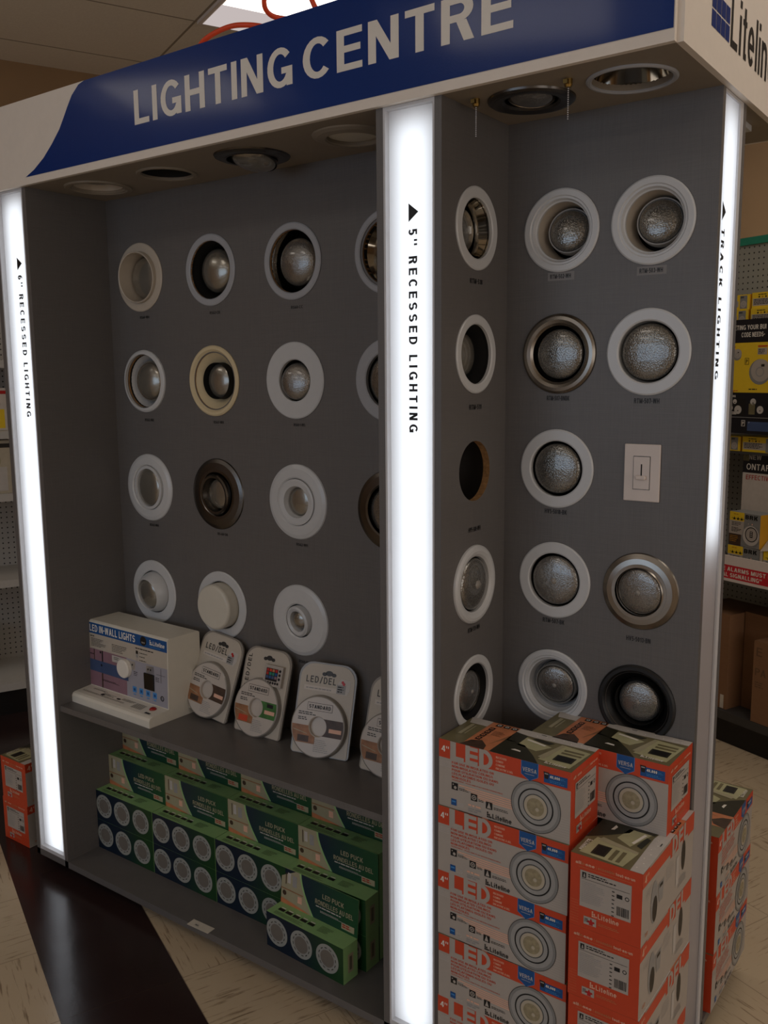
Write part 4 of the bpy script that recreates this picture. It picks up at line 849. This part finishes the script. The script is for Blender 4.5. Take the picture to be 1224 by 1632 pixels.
b.disc(f, .276, Hu - .019, .014, 'ink', 3, 24); b.text(f, 'North', .276, Hu - .026, .005, 'print_lgrey', 4, align='c'); logo(b, f, .305, Hu - .025, .0125, 'letter_white', 3); text_lines(b, f, .305, Hu - .031, .06, 1, .0015, .002, 'print_sky', 3, 81)
text_lines(b, f, .018, Hu - .046, .03, 1, .003, .003, 'ink', 2, 82); text_lines(b, f, .022, Hu - .053, .075, 6, .0018, .0045, 'can_metal', 2, 83); text_lines(b, f, .125, Hu - .056, .08, 5, .0018, .005, 'can_metal', 2, 84); text_lines(b, f, .238, Hu - .047, .12, 1, .003, .003, 'ink', 2, 85)
for i in range(3): b.rect(f, .240, Hu - .063 - i * .011, .250, Hu - .053 - i * .011, ('ink', 'print_grey', 'box_white')[i], 2); text_lines(b, f, .256, Hu - .059 - i * .011, .04, 1, .0022, .003, 'can_metal', 2, 86 + i)
b.rect(f, .002, .002, .195, Hu - .084, 'print_pink', 2); b.rect(f, .195, .002, Wf - .003, Hu - .084, 'print_cloud', 2)
b.rect(f, .002, .048, .202, Hu - .118, 'print_slate', 3); b.rect(f, .072, .002, .078, .048, 'print_brown', 3); b.rect(f, .034, Hu - .118, .038, Hu - .084, 'print_brown', 3); b.rect(f, .074, Hu - .118, .080, Hu - .084, 'ink', 3); b.rect(f, .125, Hu - .108, .190, Hu - .088, 'print_lgrey', 3)
for x, z in ((.068, .112), (.072, .072)): b.disc(f, x, z, .004, 'ink', 4, 12)
for x in (.207, .222, .295, .306): b.disc(f, x, Hu - .100, .0032, 'ink', 3, 10)
for x in (.199, .286): b.rect(f, x, Hu - .115, x + .036, Hu - .089, 'box_white', 2)
b.rect(f, .352, Hu - .13, .3535, Hu - .088, 'can_metal', 3); b.rect(f, .332, Hu - .108, .372, Hu - .107, 'can_metal', 3)
for i in range(4): b.rect(f, .222 + i * .031, .020, .240 + i * .031, .038, 'print_sky', 3); b.rect(f, .225 + i * .031, .013, .237 + i * .031, .016, 'print_sky', 3); b.rect(f, .227 + i * .031, .025, .235 + i * .031, .033, 'print_blue', 4)
b.ring(f, .357, .027, .005, .008, 'ink', 3, 16); b.text(f, 'ETL', .357, .024, .005, 'ink', 3, align='c'); text_lines(b, f, .228, .082, .022, 3, .002, .005, 'ink', 3, 95); text_lines(b, f, .328, .083, .022, 3, .002, .005, 'ink', 3, 96); text_lines(b, f, .015, .100, .03, 1, .0025, .003, 'ink', 4, 97); text_lines(b, f, .075, .028, .09, 2, .0014, .003, 'ink', 4, 98); text_lines(b, f, .134, Hu - .094, .03, 2, .002, .005, 'ink', 4, 99)
b.build('front_graphic', un)
g = F((-W2, .012, .0302), (1, 0, 0), V((0, .058, .0038)))
b = B(); text_lines(b, g, .05, .044, .08, 2, .0012, .003, 'can_metal', 1, 101); text_lines(b, g, .03, .020, .30, 2, .0014, .004, 'can_metal', 1, 102); text_lines(b, g, .11, .036, .06, 4, .0012, .003, 'can_metal', 1, 103); text_lines(b, g, .20, .040, .06, 4, .0012, .003, 'can_metal', 1, 104)
for i in range(7): b.rect(g, .265, .014 + i * .004, .312, .0155 + i * .004, 'can_metal', 1)
b.rect(g, .338, .006, .360, .014, 'can_metal', 1); b.build('base_text', un)
b = B()
for x, y in ((.118, .026), (.190, .030)): b.disc(g, x, y, .009, 'ink', 2, 16, .004)
b.build('connector', un)
b = B(); b.lathe([(.028, 0), (.028, .012), (.026, .0145), (.024, .015), (0, .015)], 'letter_white', Matrix.Translation((-W2 + .190, .0735, .120)) @ Matrix.Rotation(R(90), 4, 'X')); b.build('round_light', un)
b = B(); b.box((.277 - W2, .0685, .075), (.323 - W2, .075, .124), 'black_gloss'); b.build('square_light', un, bevel=.0015)
b = B(); b.dome(.011, .007, 0, 'red_plastic', TM(.341 - W2, .048, .0325), 20, 4); b.build('push_button', un)

# ---------------------------------------------------------------- blister packs of LED strip
def rr_pts(w, h, rt, rb):
    p = []
    for cx, cy, r, a0 in ((w / 2 - rt, h - rt, rt, 0), (-w / 2 + rt, h - rt, rt, 90), (-w / 2 + rb, rb, rb, 180), (w / 2 - rb, rb, rb, 270)):
        p += [(cx + r * math.cos(R(a0 + 15 * k_)), cy + r * math.sin(R(a0 + 15 * k_))) for k_ in range(7)]
    return p
def blister(x, y, rot, label, remote=False):
    t = thing('led_strip_pack', label, 'blister pack', (x, y, ZS + .001 + .084 * math.sin(abs(rot[1]))), rot, 'blister packs of LED strip light')
    w, h = .160, .232
    b = B(); b.prism(rr_pts(w + .010, h + .006, .040, .010), .0012, .006, 'clear_gap'); b.build('plastic_shell', t)
    b = B(); f = F((0, 0, .002), (1, 0, 0), (0, 0, 1)); b.prism([(a, c + .002) for a, c in rr_pts(w, h, .040, .005)], 0, .0012, 'card_white')
    hz = h - .022; b.disc(f, .004, hz, .011, 'can_metal', 2, 14, .007); b.disc(f, -.010, hz - .003, .007, 'can_metal', 2, 12, .005); b.disc(f, .018, hz - .003, .007, 'can_metal', 2, 12, .005)
    if remote:
        b.text(f, 'LED/DEL', -.060, .125, .013, 'can_metal', 3, w=.088, ang=PI / 2, bold=.0, space=1.3)
    else:
        b.text(f, 'LED/DEL', -.062, h - .050, .017, 'can_metal', 3, w=.088, bold=.0, space=1.3); b.rect(f, -.066, h - .070, .030, h - .058, 'card_pale', 2); text_lines(b, f, -.06, h - .066, .08, 1, .003, .003, 'print_grey', 3, 111)
        b.poly(f, [(.030, h - .070), (.030, h - .048), (.040, h - .032), (.068, h - .034), (.068, h - .058), (.060, h - .072)], 'print_lgrey', 2); b.rect(f, .030, h - .070, .056, h - .047, 'print_grey', 3); text_lines(b, f, .033, h - .054, .02, 3, .003, .006, 'ink', 4, 112); b.disc(f, .046, h - .040, .004, 'print_red', 4, 10); b.disc(f, .050, h - .044, .004, 'print_red', 5, 10)
    b.build('card', t)
    if remote:
        b = B(); b.box((.000, -.010, h - .092), (.066, -.0002, h - .036), 'box_white'); g = F((0, -.010, h - .092), (1, 0, 0), (0, 0, 1)); b.rect(g, .008, .014, .050, .048, 'sign_black', 2)
        for i in range(4):
            for j in range(3): b.rect(g, .010 + i * .0102, .020 + j * .0094, .018 + i * .0102, .0275 + j * .0094, (('print_red', 'box_red', 'print_slate'), ('box_orange', 'teal', 'print_blue'), ('print_tan', 'teal', 'print_slate'), ('print_red', 'print_blue', 'print_pink'))[i][2 - j], 3)
        for i in range(6): b.disc(g, .012 + i * .0085, .009, .0035, 'sign_black', 3, 10)
        for j in range(3): b.disc(g, .057, .022 + j * .011, .004, 'sign_black', 3, 10)
        b.build('remote_control', t, weld=False)
    # disc bulge
    cx, cz, r = (-.006, .072, .078); m4 = TM(cx, 0, cz + .002) @ Matrix.Rotation(R(90), 4, 'X')
    b = B(); b.lathe([(r + .004, .0002), (r + .0008, .012), (r - .002, .0135)], 'clear_gap', m4, 56); b.build('plastic_bubble', t)
    b = B(); b.lathe([(r, .0), (r, .012), (r - .001, .013), (.027, .013), (.025, .011), (.025, .003), (0, .003)], 'disc_white', m4, 56)
    f = F((cx, -.013, cz + .002), (1, 0, 0), (0, 0, 1))
    b.rect(f, -.036, .040, .038, .060, 'ink', 1); b.rect(f, -.035, .041, .037, .059, 'disc_white', 2); b.text(f, 'STANDARD', .001, .0455, .0095, 'ink', 3, w=.064, align='c', bold=.03)
    text_lines(b, f, -.060, .032, .065, 2, .0024, .0048, 'can_metal', 1, 121); text_lines(b, f, -.060, .018, .030, 2, .0024, .0048, 'can_metal', 1, 122)
    a, c = ('print_wood', 'print_green') if remote else ('print_brown', 'print_wood')
    def arcpic(a0, a1, mat, z0, z1, l=1):   # picture clipped to the disc between two heights, one side
        n = 10; sgn = 1 if a0 > 0 else -1; out = []; inn = []
        for k_ in range(n + 1):
            z = z0 + (z1 - z0) * k_ / n; out.append((sgn * math.sqrt(max((r - .003) ** 2 - z * z, 0)), z)); q = .0265 ** 2 - z * z; inn.append((sgn * (math.sqrt(q) if q > 0 else .004), z))
        pts = out + inn[::-1]; b.poly(f, pts if sgn > 0 else pts[::-1], mat, l)
    arcpic(1, 1, a if not remote else 'print_green', -.022, .022); arcpic(-1, -1, 'print_wood', -.045, .0); 
    b.rect(f, .034, -.010, .070, .0, 'print_peach', 2); b.rect(f, .040, .008, .062, .018, 'print_brown' if not remote else 'sign_black', 2); b.poly(f, [(-.070, -.012), (-.028, -.020), (-.028, -.0215), (-.070, -.014)], 'print_cream', 2); b.rect(f, -.055, -.042, -.022, -.026, 'print_brown' if not remote else 'box_orange', 2)
    text_lines(b, f, -.006, -.034, .05, 7, .0018, .0048, 'print_grey', 1, 123)
    b.build('strip_reel', t)
    return t
blister(.018, .182, (R(-17), R(6), R(-1)), 'clear blister pack of LED strip, nearest the white display box')
blister(.226, .176, (R(-17), R(0), R(1)), 'clear blister pack of LED strip showing a colour remote control', True)
blister(.457, .168, (R(-17), R(0), R(11)), 'clear blister pack of LED strip, third from the left, turned slightly')
blister(.672, .172, (R(-17), R(0), R(2)), 'clear blister pack of LED strip half hidden by the centre strip')

# ---------------------------------------------------------------- extension cord on the header
cd = [(.30, .20, HT + .004), (.285, .10, HT + .005), (.268, .030, HT + .006), (.272, .018, HT + .009), (.30, .012, HT + .018), (.345, .014, HT + .027), (.39, .02, HT + .029), (.44, .04, HT + .022), (.475, .07, HT + .010), (.50, .12, HT + .005), (.50, .20, HT + .006), (.47, .22, HT + .02), (.452, .16, HT + .06), (.44, .08, HT + .055), (.445, .05, HT + .075), (.475, .045, HT + .112), (.52, .05, HT + .118), (.56, .05, HT + .085), (.585, .06, HT + .03), (.592, .09, HT + .006), (.60, .2, HT + .005), (.64, .4, HT + .005)]
def smooth_path(p, n=6):
    out = []
    for i in range(len(p) - 1):
        p0, p1, p2, p3 = (V(p[max(i - 1, 0)]), V(p[i]), V(p[i + 1]), V(p[min(i + 2, len(p) - 1)]))
        for k_ in range(n):
            q = k_ / n; out.append(0.5 * ((2 * p1) + (p2 - p0) * q + (2 * p0 - 5 * p1 + 4 * p2 - p3) * q * q + (3 * p1 - p0 - 3 * p2 + p3) * q ** 3))
    out.append(V(p[-1])); return out
tag(B().tube(smooth_path(cd), .0056, 'cord_orange', 10).build('extension_cord'), 'orange extension cord looped on top of the blue header', 'cord')

# ---------------------------------------------------------------- store shelving to the right, behind
def gondola(name, label, loc, rz, length, deck_h, pegm, shelves, top, depth=.45, bd=.45):
    """local: x along the run, y=0 front of base deck, y=bd pegboard"""
    g = thing(name, label, 'store shelving', loc, (0, 0, rz))
    B().box((0, .03, 0), (length, bd + .04, deck_h - .035), 'kick').build('base', g)
    B().box((0, 0, deck_h - .035), (length, bd, deck_h), 'shelf_dark' if top else 'shelf_metal').build('deck', g)
    o = B().box((0, bd, deck_h), (length, bd + .04, 2.115 if top else 2.2), pegm).build('back_board', g)
    if top: B().box((0, bd - .012, 2.093), (length, bd + .045, 2.125), 'teal').build('top_trim', g)
    for (z, d, m_) in shelves:
        b = B(); b.box((0, bd - d, z - .004), (length, bd, z), m_); b.box((0, bd - d - .003, z - (.035 if m_ == 'shelf_metal' else .010)), (length, bd - d, z), m_); b.build('shelf', g)
    return g
def W3(u, v, z): return (u * math.cos(AL) - v * math.sin(AL), u * math.sin(AL) + v * math.cos(AL), z)
VB = 2.395
# local x = u, origin at u=-1.0
UG = -0.95
gr = gondola('shelving_run', 'pegboard store shelving with teal top trim at the right, holding alarms', W3(UG, VB, ZF), AL, 4.2, .145, 'pegboard', [(1.205, .22, 'shelf_dark'), (1.735, .22, 'shelf_dark')], True)
b = B().box((0, -.002, .700), (4.2, .43, .712), 'shelf_dark'); b.build('shelf', gr)
b = B(); b.box((0, -.012, .701), (4.2, -.003, .806), 'rail_white'); f = F((0, -.012, .701), (1, 0, 0), (0, 0, 1)); b.rect(f, 0, .012, 4.2, .067, 'rail_red', 1)
b.text(f, 'E ALARMS MUST HA', .893, .043, .0165, 'letter_white', 2, w=.245, bold=.02); b.text(f, 'AL SIGNALLING"', .893, .019, .0165, 'letter_white', 2, w=.185, bold=.02); b.build('shelf_rail', gr)
# sign board hung on the shelving
sb = thing('safety_sign', 'yellow and black sign board about building code needs', 'sign', W3(UG + .5, VB + .2, ZF + 1.285), (0, 0, AL))
b = B(); b.box((0, 0, 0), (.95, .008, .470), 'sign_black'); f = F((0, 0, 0), (1, 0, 0), (0, 0, 1)); b.rect(f, .0, .170, .95, .375, 'yellow', 1); b.poly(f, [(.10, .170), (.24, .170), (.15, .28), (.10, .28)], 'amber', 2)
b.text(f, 'EETING YOUR BUI', .213, .428, .019, 'letter_white', 2, w=.166, bold=.01); b.text(f, 'CODE NEEDS-', .262, .398, .019, 'letter_white', 2, w=.112, bold=.01)
for cx, cz, r_ in ((.175, .285, .036), (.245, .325, .022), (.36, .255, .052)): b.disc(f, cx, cz, r_, 'print_silver', 3, 28); b.disc(f, cx + .003, cz + .006, r_ * .88, 'box_white', 4, 28); b.ring(f, cx, cz, r_ * .3, r_ * .4, 'print_grey', 5, 16); b.rect(f, cx + r_ * .1, cz + r_ * .4, cx + r_ * .4, cz + r_ * .6, 'can_metal', 5)
for x_ in (.19, .345): b.rect(f, x_, .325, x_ + .045, .352, 'box_white', 3); b.rect(f, x_, .356, x_ + .045, .362, 'box_orange', 3); text_lines(b, f, x_ + .003, .344, .04, 3, .003, .007, 'ink', 4, 131)
b.rect(f, .285, .285, .305, .312, 'ink', 3); b.rect(f, .287, .287, .303, .310, 'yellow', 4); b.text(f, 'P', .295, .290, .016, 'ink', 5, align='c', bold=.02); text_lines(b, f, .195, .176, .08, 1, .003, .003, 'box_orange', 4, 132); text_lines(b, f, .31, .182, .05, 1, .004, .003, 'ink', 4, 133)
b.text(f, 'PPLICATIONS', .186, .150, .009, 'letter_white', 2, w=.062)
b.rect(f, .20, .075, .30, .145, 'kick', 2)
for cx, cz, r_ in ((.222, .105, .014), (.262, .098, .018), (.245, .132, .010), (.335, .132, .014), (.37, .10, .016)): b.disc(f, cx, cz, r_, 'print_lgrey', 3, 20); b.rect(f, cx - .003, cz - .006, cx + .003, cz - .002, 'can_metal', 4)
b.rect(f, .205, .078, .255, .090, 'print_lgrey', 3); b.text(f, 'OASIS', .23, .080, .007, 'ink', 4, align='c'); b.rect(f, .315, .08, .345, .125, 'print_olive', 3); b.rect(f, .19, .066, .95, .068, 'print_grey', 2)
b.rect(f, .282, .030, .300, .055, 'letter_white', 2); b.rect(f, .284, .032, .298, .053, 'sign_black', 3); b.text(f, 'P', .291, .035, .014, 'letter_white', 4, align='c', bold=.02); b.rect(f, .312, .012, .5, .050, 'print_slate', 2); b.text(f, 'P', .318, .042, .008, 'print_lgrey', 3)
b.build('printed_board', sb)
# yellow-black alarm cartons
def alarm_box(kind):
    b = B()
    if kind == 'flat':    # 0.12 x 0.09 x 0.06, white label front
        b.box((0, 0, 0), (.13, .10, .062), ['yellow', 'yellow', 'yellow', 'amber', 'yellow', 'amber']); f = F((0, 0, 0), (1, 0, 0), (0, 0, 1)); b.rect(f, .0, .012, .075, .036, 'box_white', 1); text_lines(b, f, .005, .028, .06, 3, .003, .006, 'ink', 2, 141); b.rect(f, .082, .004, .118, .058, 'print_silver', 1); b.disc(f, .100, .022, .015, 'box_white', 2, 20); b.ring(f, .1, .022, .006, .008, 'print_grey', 3, 16); text_lines(b, f, .004, .046, .06, 1, .004, .005, 'ink', 2, 142); b.text(f, 'BRK', .085, .047, .008, 'ink', 2, bold=.02)
    elif kind == 'wide':  # front turned: label face
        b.box((0, 0, 0), (.14, .10, .064), ['yellow', 'yellow', 'yellow', 'amber', 'yellow', 'amber']); f = F((0, 0, 0), (1, 0, 0), (0, 0, 1)); b.rect(f, .004, .010, .115, .040, 'box_white', 1); b.rect(f, .115, .002, .138, .060, 'print_silver', 1); text_lines(b, f, .01, .034, .09, 4, .003, .006, 'ink', 2, 143); text_lines(b, f, .03, .054, .05, 1, .003, .003, 'ink', 2, 144)
        for i in range(4): b.disc(f, .035 + i * .016, .046, .004, 'ink' if i % 2 == 0 else 'amber', 2, 8)
    else:                 # BRK smoke alarm carton 0.15 x 0.115 front
        b.box((0, 0, 0), (.150, .085, .135), ['box_white', 'print_silver', 'print_silver', 'amber', 'print_silver', 'yellow']); f = F((0, 0, 0), (1, 0, 0), (0, 0, 1)); b.rect(f, 0, .092, .072, .135, 'yellow', 1); b.rect(f, 0, .046, .072, .100, 'box_white', 2); b.rect(f, 0, 0, .060, .046, 'print_brown', 2)
        for i in range(3): b.poly(f, [(.018 + i * .018, .104), (.030 + i * .018, .104), (.024 + i * .018, .116)], 'ink', 3)
        b.rect(f, .010, .1085, .072, .110, 'ink', 3); text_lines(b, f, .012, .092, .05, 3, .0025, .006, 'ink', 3, 145); text_lines(b, f, .012, .070, .05, 4, .0025, .005, 'ink', 3, 146); text_lines(b, f, .006, .036, .045, 4, .002, .007, 'amber', 3, 147); text_lines(b, f, .02, .125, .03, 1, .003, .003, 'amber', 3, 148)
        b.text(f, 'BRK', .078, .112, .017, 'ink', 3, w=.060, bold=.03); b.disc(f, .108, .048, .042, 'print_lgrey', 2, 32); b.ring(f, .108, .048, .039, .042, 'print_grey', 3, 32); b.ring(f, .110, .053, .026, .030, 'can_metal', 3, 28); b.disc(f, .110, .053, .0245, 'box_white', 3, 24); b.rect(f, .103, .041, .117, .066, 'can_metal', 4); b.rect(f, .106, .046, .114, .049, 'print_lgrey', 5); b.rect(f, .106, .053, .114, .056, 'print_lgrey', 5); b.rect(f, .106, .060, .114, .063, 'print_lgrey', 5)
        b.disc(f, .094, .094, .003, 'box_white', 3, 8); b.disc(f, .112, .094, .003, 'print_peach', 3, 8)
    return b
def shelf_item(name, b, label, cat, u, v, z, rz=0, group=None, rx=0): return tag(b.build(name, loc=W3(u, v, z), rot=(rx, 0, AL + R(rz))), label, cat, group)
GA = 'boxed smoke alarms on the shelving'
A = lambda u, v, z, kind, label, rz=0, rx=0: shelf_item('alarm_carton', alarm_box(kind), label, 'carton', u, v, z, rz, GA, rx)
ZT = ZF + 1.736
A(-.322, VB + .24, ZT, 'flat', 'yellow alarm carton on the top shelf next to the right strip, under another'); A(-.180, VB + .24, ZT, 'wide', 'yellow alarm carton at the right end of the lower layer on the top shelf')
A(-.322, VB + .245, ZT + .063, 'flat', 'yellow alarm carton, upper one on the top shelf next to the right strip'); A(-.185, VB + .25, ZT + .065, 'wide', 'yellow alarm carton at the right end of the upper layer on the top shelf')
ZM = ZF + 1.206
A(-.325, VB + .235, ZM, 'flat', 'yellow alarm carton on the shelf under the sign, next to the right strip'); A(-.185, VB + .235, ZM, 'wide', 'yellow alarm carton on the shelf under the sign, right one')
ZB = ZF + .713
A(-.050, VB + .005, ZB, 'brk', 'grey and yellow alarm carton at the front of the red rail shelf, lower left'); A(.060, VB + .0, ZB - .018 + .018, 'brk', 'grey and yellow alarm carton at the front of the red rail shelf, right one', 2) if False else None
A(.118, VB + .004, ZB, 'brk', 'grey and yellow alarm carton at the front of the red rail shelf, right one', 2)
A(-.052, VB + .010, ZB + .1365, 'brk', 'grey and yellow alarm carton stacked on the lower left one on the red rail shelf', -3)
A(.118, VB + .10, ZB + .0005, 'brk', 'grey and yellow alarm carton in the second row of the red rail shelf')
# open tray
b = B(); b.box((0, 0, 0), (.010, .08, .13), 'card_white'); b.add([(0, -.002, .13), (.12, -.002, .155), (.12, .05, .20), (0, .05, .175)], [(0, 1, 2, 3)], 'card_white'); b.add([(0, -.0021, .13), (.12, -.0021, .155), (.12, .05, .199), (0, .05, .174)], [(3, 2, 1, 0)], 'card_white')
tag(b.build('display_tray', loc=W3(.103, VB + .002, ZB), rot=(0, 0, AL)), 'white open card tray between the alarm cartons', 'tray')
# poster
b = B(); b.box((0, 0, 0), (.36, .004, .345), 'card_pale'); f = F((0, 0, 0), (1, 0, 0), (0, 0, 1)); b.rect(f, 0, .265, .36, .345, 'sign_black', 1); b.rect(f, 0, .315, .03, .345, 'print_olive', 2); b.text(f, 'NEW', .028, .322, .020, 'print_lgrey', 2, w=.062, bold=.02); b.text(f, 'ONTARIO', .018, .278, .026, 'letter_white', 2, w=.150); b.text(f, 'EFFECTIVE', .018, .236, .020, 'box_red', 2, w=.125); b.poly(f, [(.04, .0), (.36, .0), (.36, .08), (.16, .06)], 'print_lgrey', 1)
tag(b.build('poster', loc=W3(-.195, VB + .26, ZF + .850), rot=(0, 0, AL)), 'white poster with black heading standing behind the alarm cartons', 'poster')
# cardboard cartons on the deck
def brown_box(w, d, h, mark=False):
    b = B(); b.box((0, 0, 0), (w, d, h), 'cardboard'); f = F((0, 0, h), (1, 0, 0), (0, 1, 0)); b.rect(f, 0, d / 2 - .001, w, d / 2 + .001, 'cardboard_dark', 1); f = F((0, 0, 0), (1, 0, 0), (0, 0, 1))
    if mark: b.text(f, 'E', .012, h - .060, .035, 'cardboard_dark', 1, w=.026); b.text(f, 'PA', .010, h - .14, .030, 'cardboard_dark', 1, w=.05); text_lines(b, f, .012, h - .17, .04, 3, .004, .009, 'cardboard_dark', 1, 151)
    else: b.rect(f, w - .03, .002, w - .012, .06, 'tag_white', 1) if w < .3 else None
    return b
ZD = ZF + .146
shelf_item('cardboard_box', brown_box(.20, .24, .405), 'plain brown cardboard box on the shelving base nearest the grey stand', 'box', -.235, VB + .02, ZD, 0, 'brown boxes on the shelving base')
shelf_item('cardboard_box', brown_box(.30, .24, .410, False), 'plain brown cardboard box on the shelving base, set back in the middle', 'box', -.03, VB + .11, ZD, 0, 'brown boxes on the shelving base')
shelf_item('cardboard_box', brown_box(.26, .10, .335, True), 'brown cardboard box with dark lettering on the shelving base at the frame edge', 'box', .098, VB + .005, ZD, 0, 'brown boxes on the shelving base')

# ---------------------------------------------------------------- shelving to the left, behind (runs along the left wall)
gl = gondola('shelving_run', 'white pegboard store shelving glimpsed left of the left strip', W3(-1.955, -1.2, ZF), AL + R(90), 2.4, .155, 'pegboard_white', [(.625, .36, 'shelf_metal'), (1.022, .36, 'shelf_metal'), (1.305, .36, 'shelf_metal'), (1.62, .36, 'shelf_metal')], False, bd=.42)
def left_item(name, b, label, cat, s, dpt, z, group=None):   # s along run, dpt from front edge
    return tag(b.build(name, loc=W3(-1.955 - dpt, -1.2 + s, ZF + z), rot=(0, 0, AL + R(90))), label, cat, group)
def pack(w, h, d, cols, seed):
    b = B(); b.box((0, 0, 0), (w, d, h), cols[0]); f = F((0, 0, 0), (1, 0, 0), (0, 0, 1)); rr = random.Random(seed)
    b.rect(f, 0, h * .86, w, h * .94, cols[1], 1); b.rect(f, w * .1, h * .05, w * .9, h * .5, cols[2], 1); b.disc(f, w * .5, h * .62, w * .25, cols[3], 1, 20); text_lines(b, f, w * .1, h * .96, w * .8, 1, h * .02, .01, 'ink', 2, seed); text_lines(b, f, w * .1, h * .2, w * .6, 3, h * .02, h * .04, 'ink', 2, seed + 1)
    return b
GL = 'goods on the left shelving'
left_item('packaged_switch', pack(.09, .20, .06, ('print_lgrey', 'print_red', 'print_sky', 'box_white'), 161), 'packaged electrical fitting on the second highest left shelf, left one', 'package', .985, .12, 1.306, GL)
left_item('packaged_switch', pack(.10, .19, .06, ('card_pale', 'print_red', 'yellow', 'box_white'), 163), 'packaged electrical fitting on the second highest left shelf, beside the strip', 'package', 1.085, .12, 1.306, GL)
left_item('packaged_switch', pack(.10, .20, .06, ('card_pale', 'print_red', 'print_grey', 'box_white'), 165), 'packaged electrical fitting on the highest left shelf', 'package', 1.03, .12, 1.621, GL)
left_item('boxed_lamp', pack(.16, .24, .12, ('print_beige', 'can_metal', 'print_lgrey', 'print_cream'), 167), 'pale boxed lamp on the left shelving between two bare shelves', 'package', 1.02, .08, 1.023, GL)
left_item('green_carton', pack(.10, .21, .12, ('teal', 'cardboard', 'teal', 'cardboard'), 169), 'green and brown carton on the base of the left shelving at the frame edge', 'package', .905, .20, .156, GL)
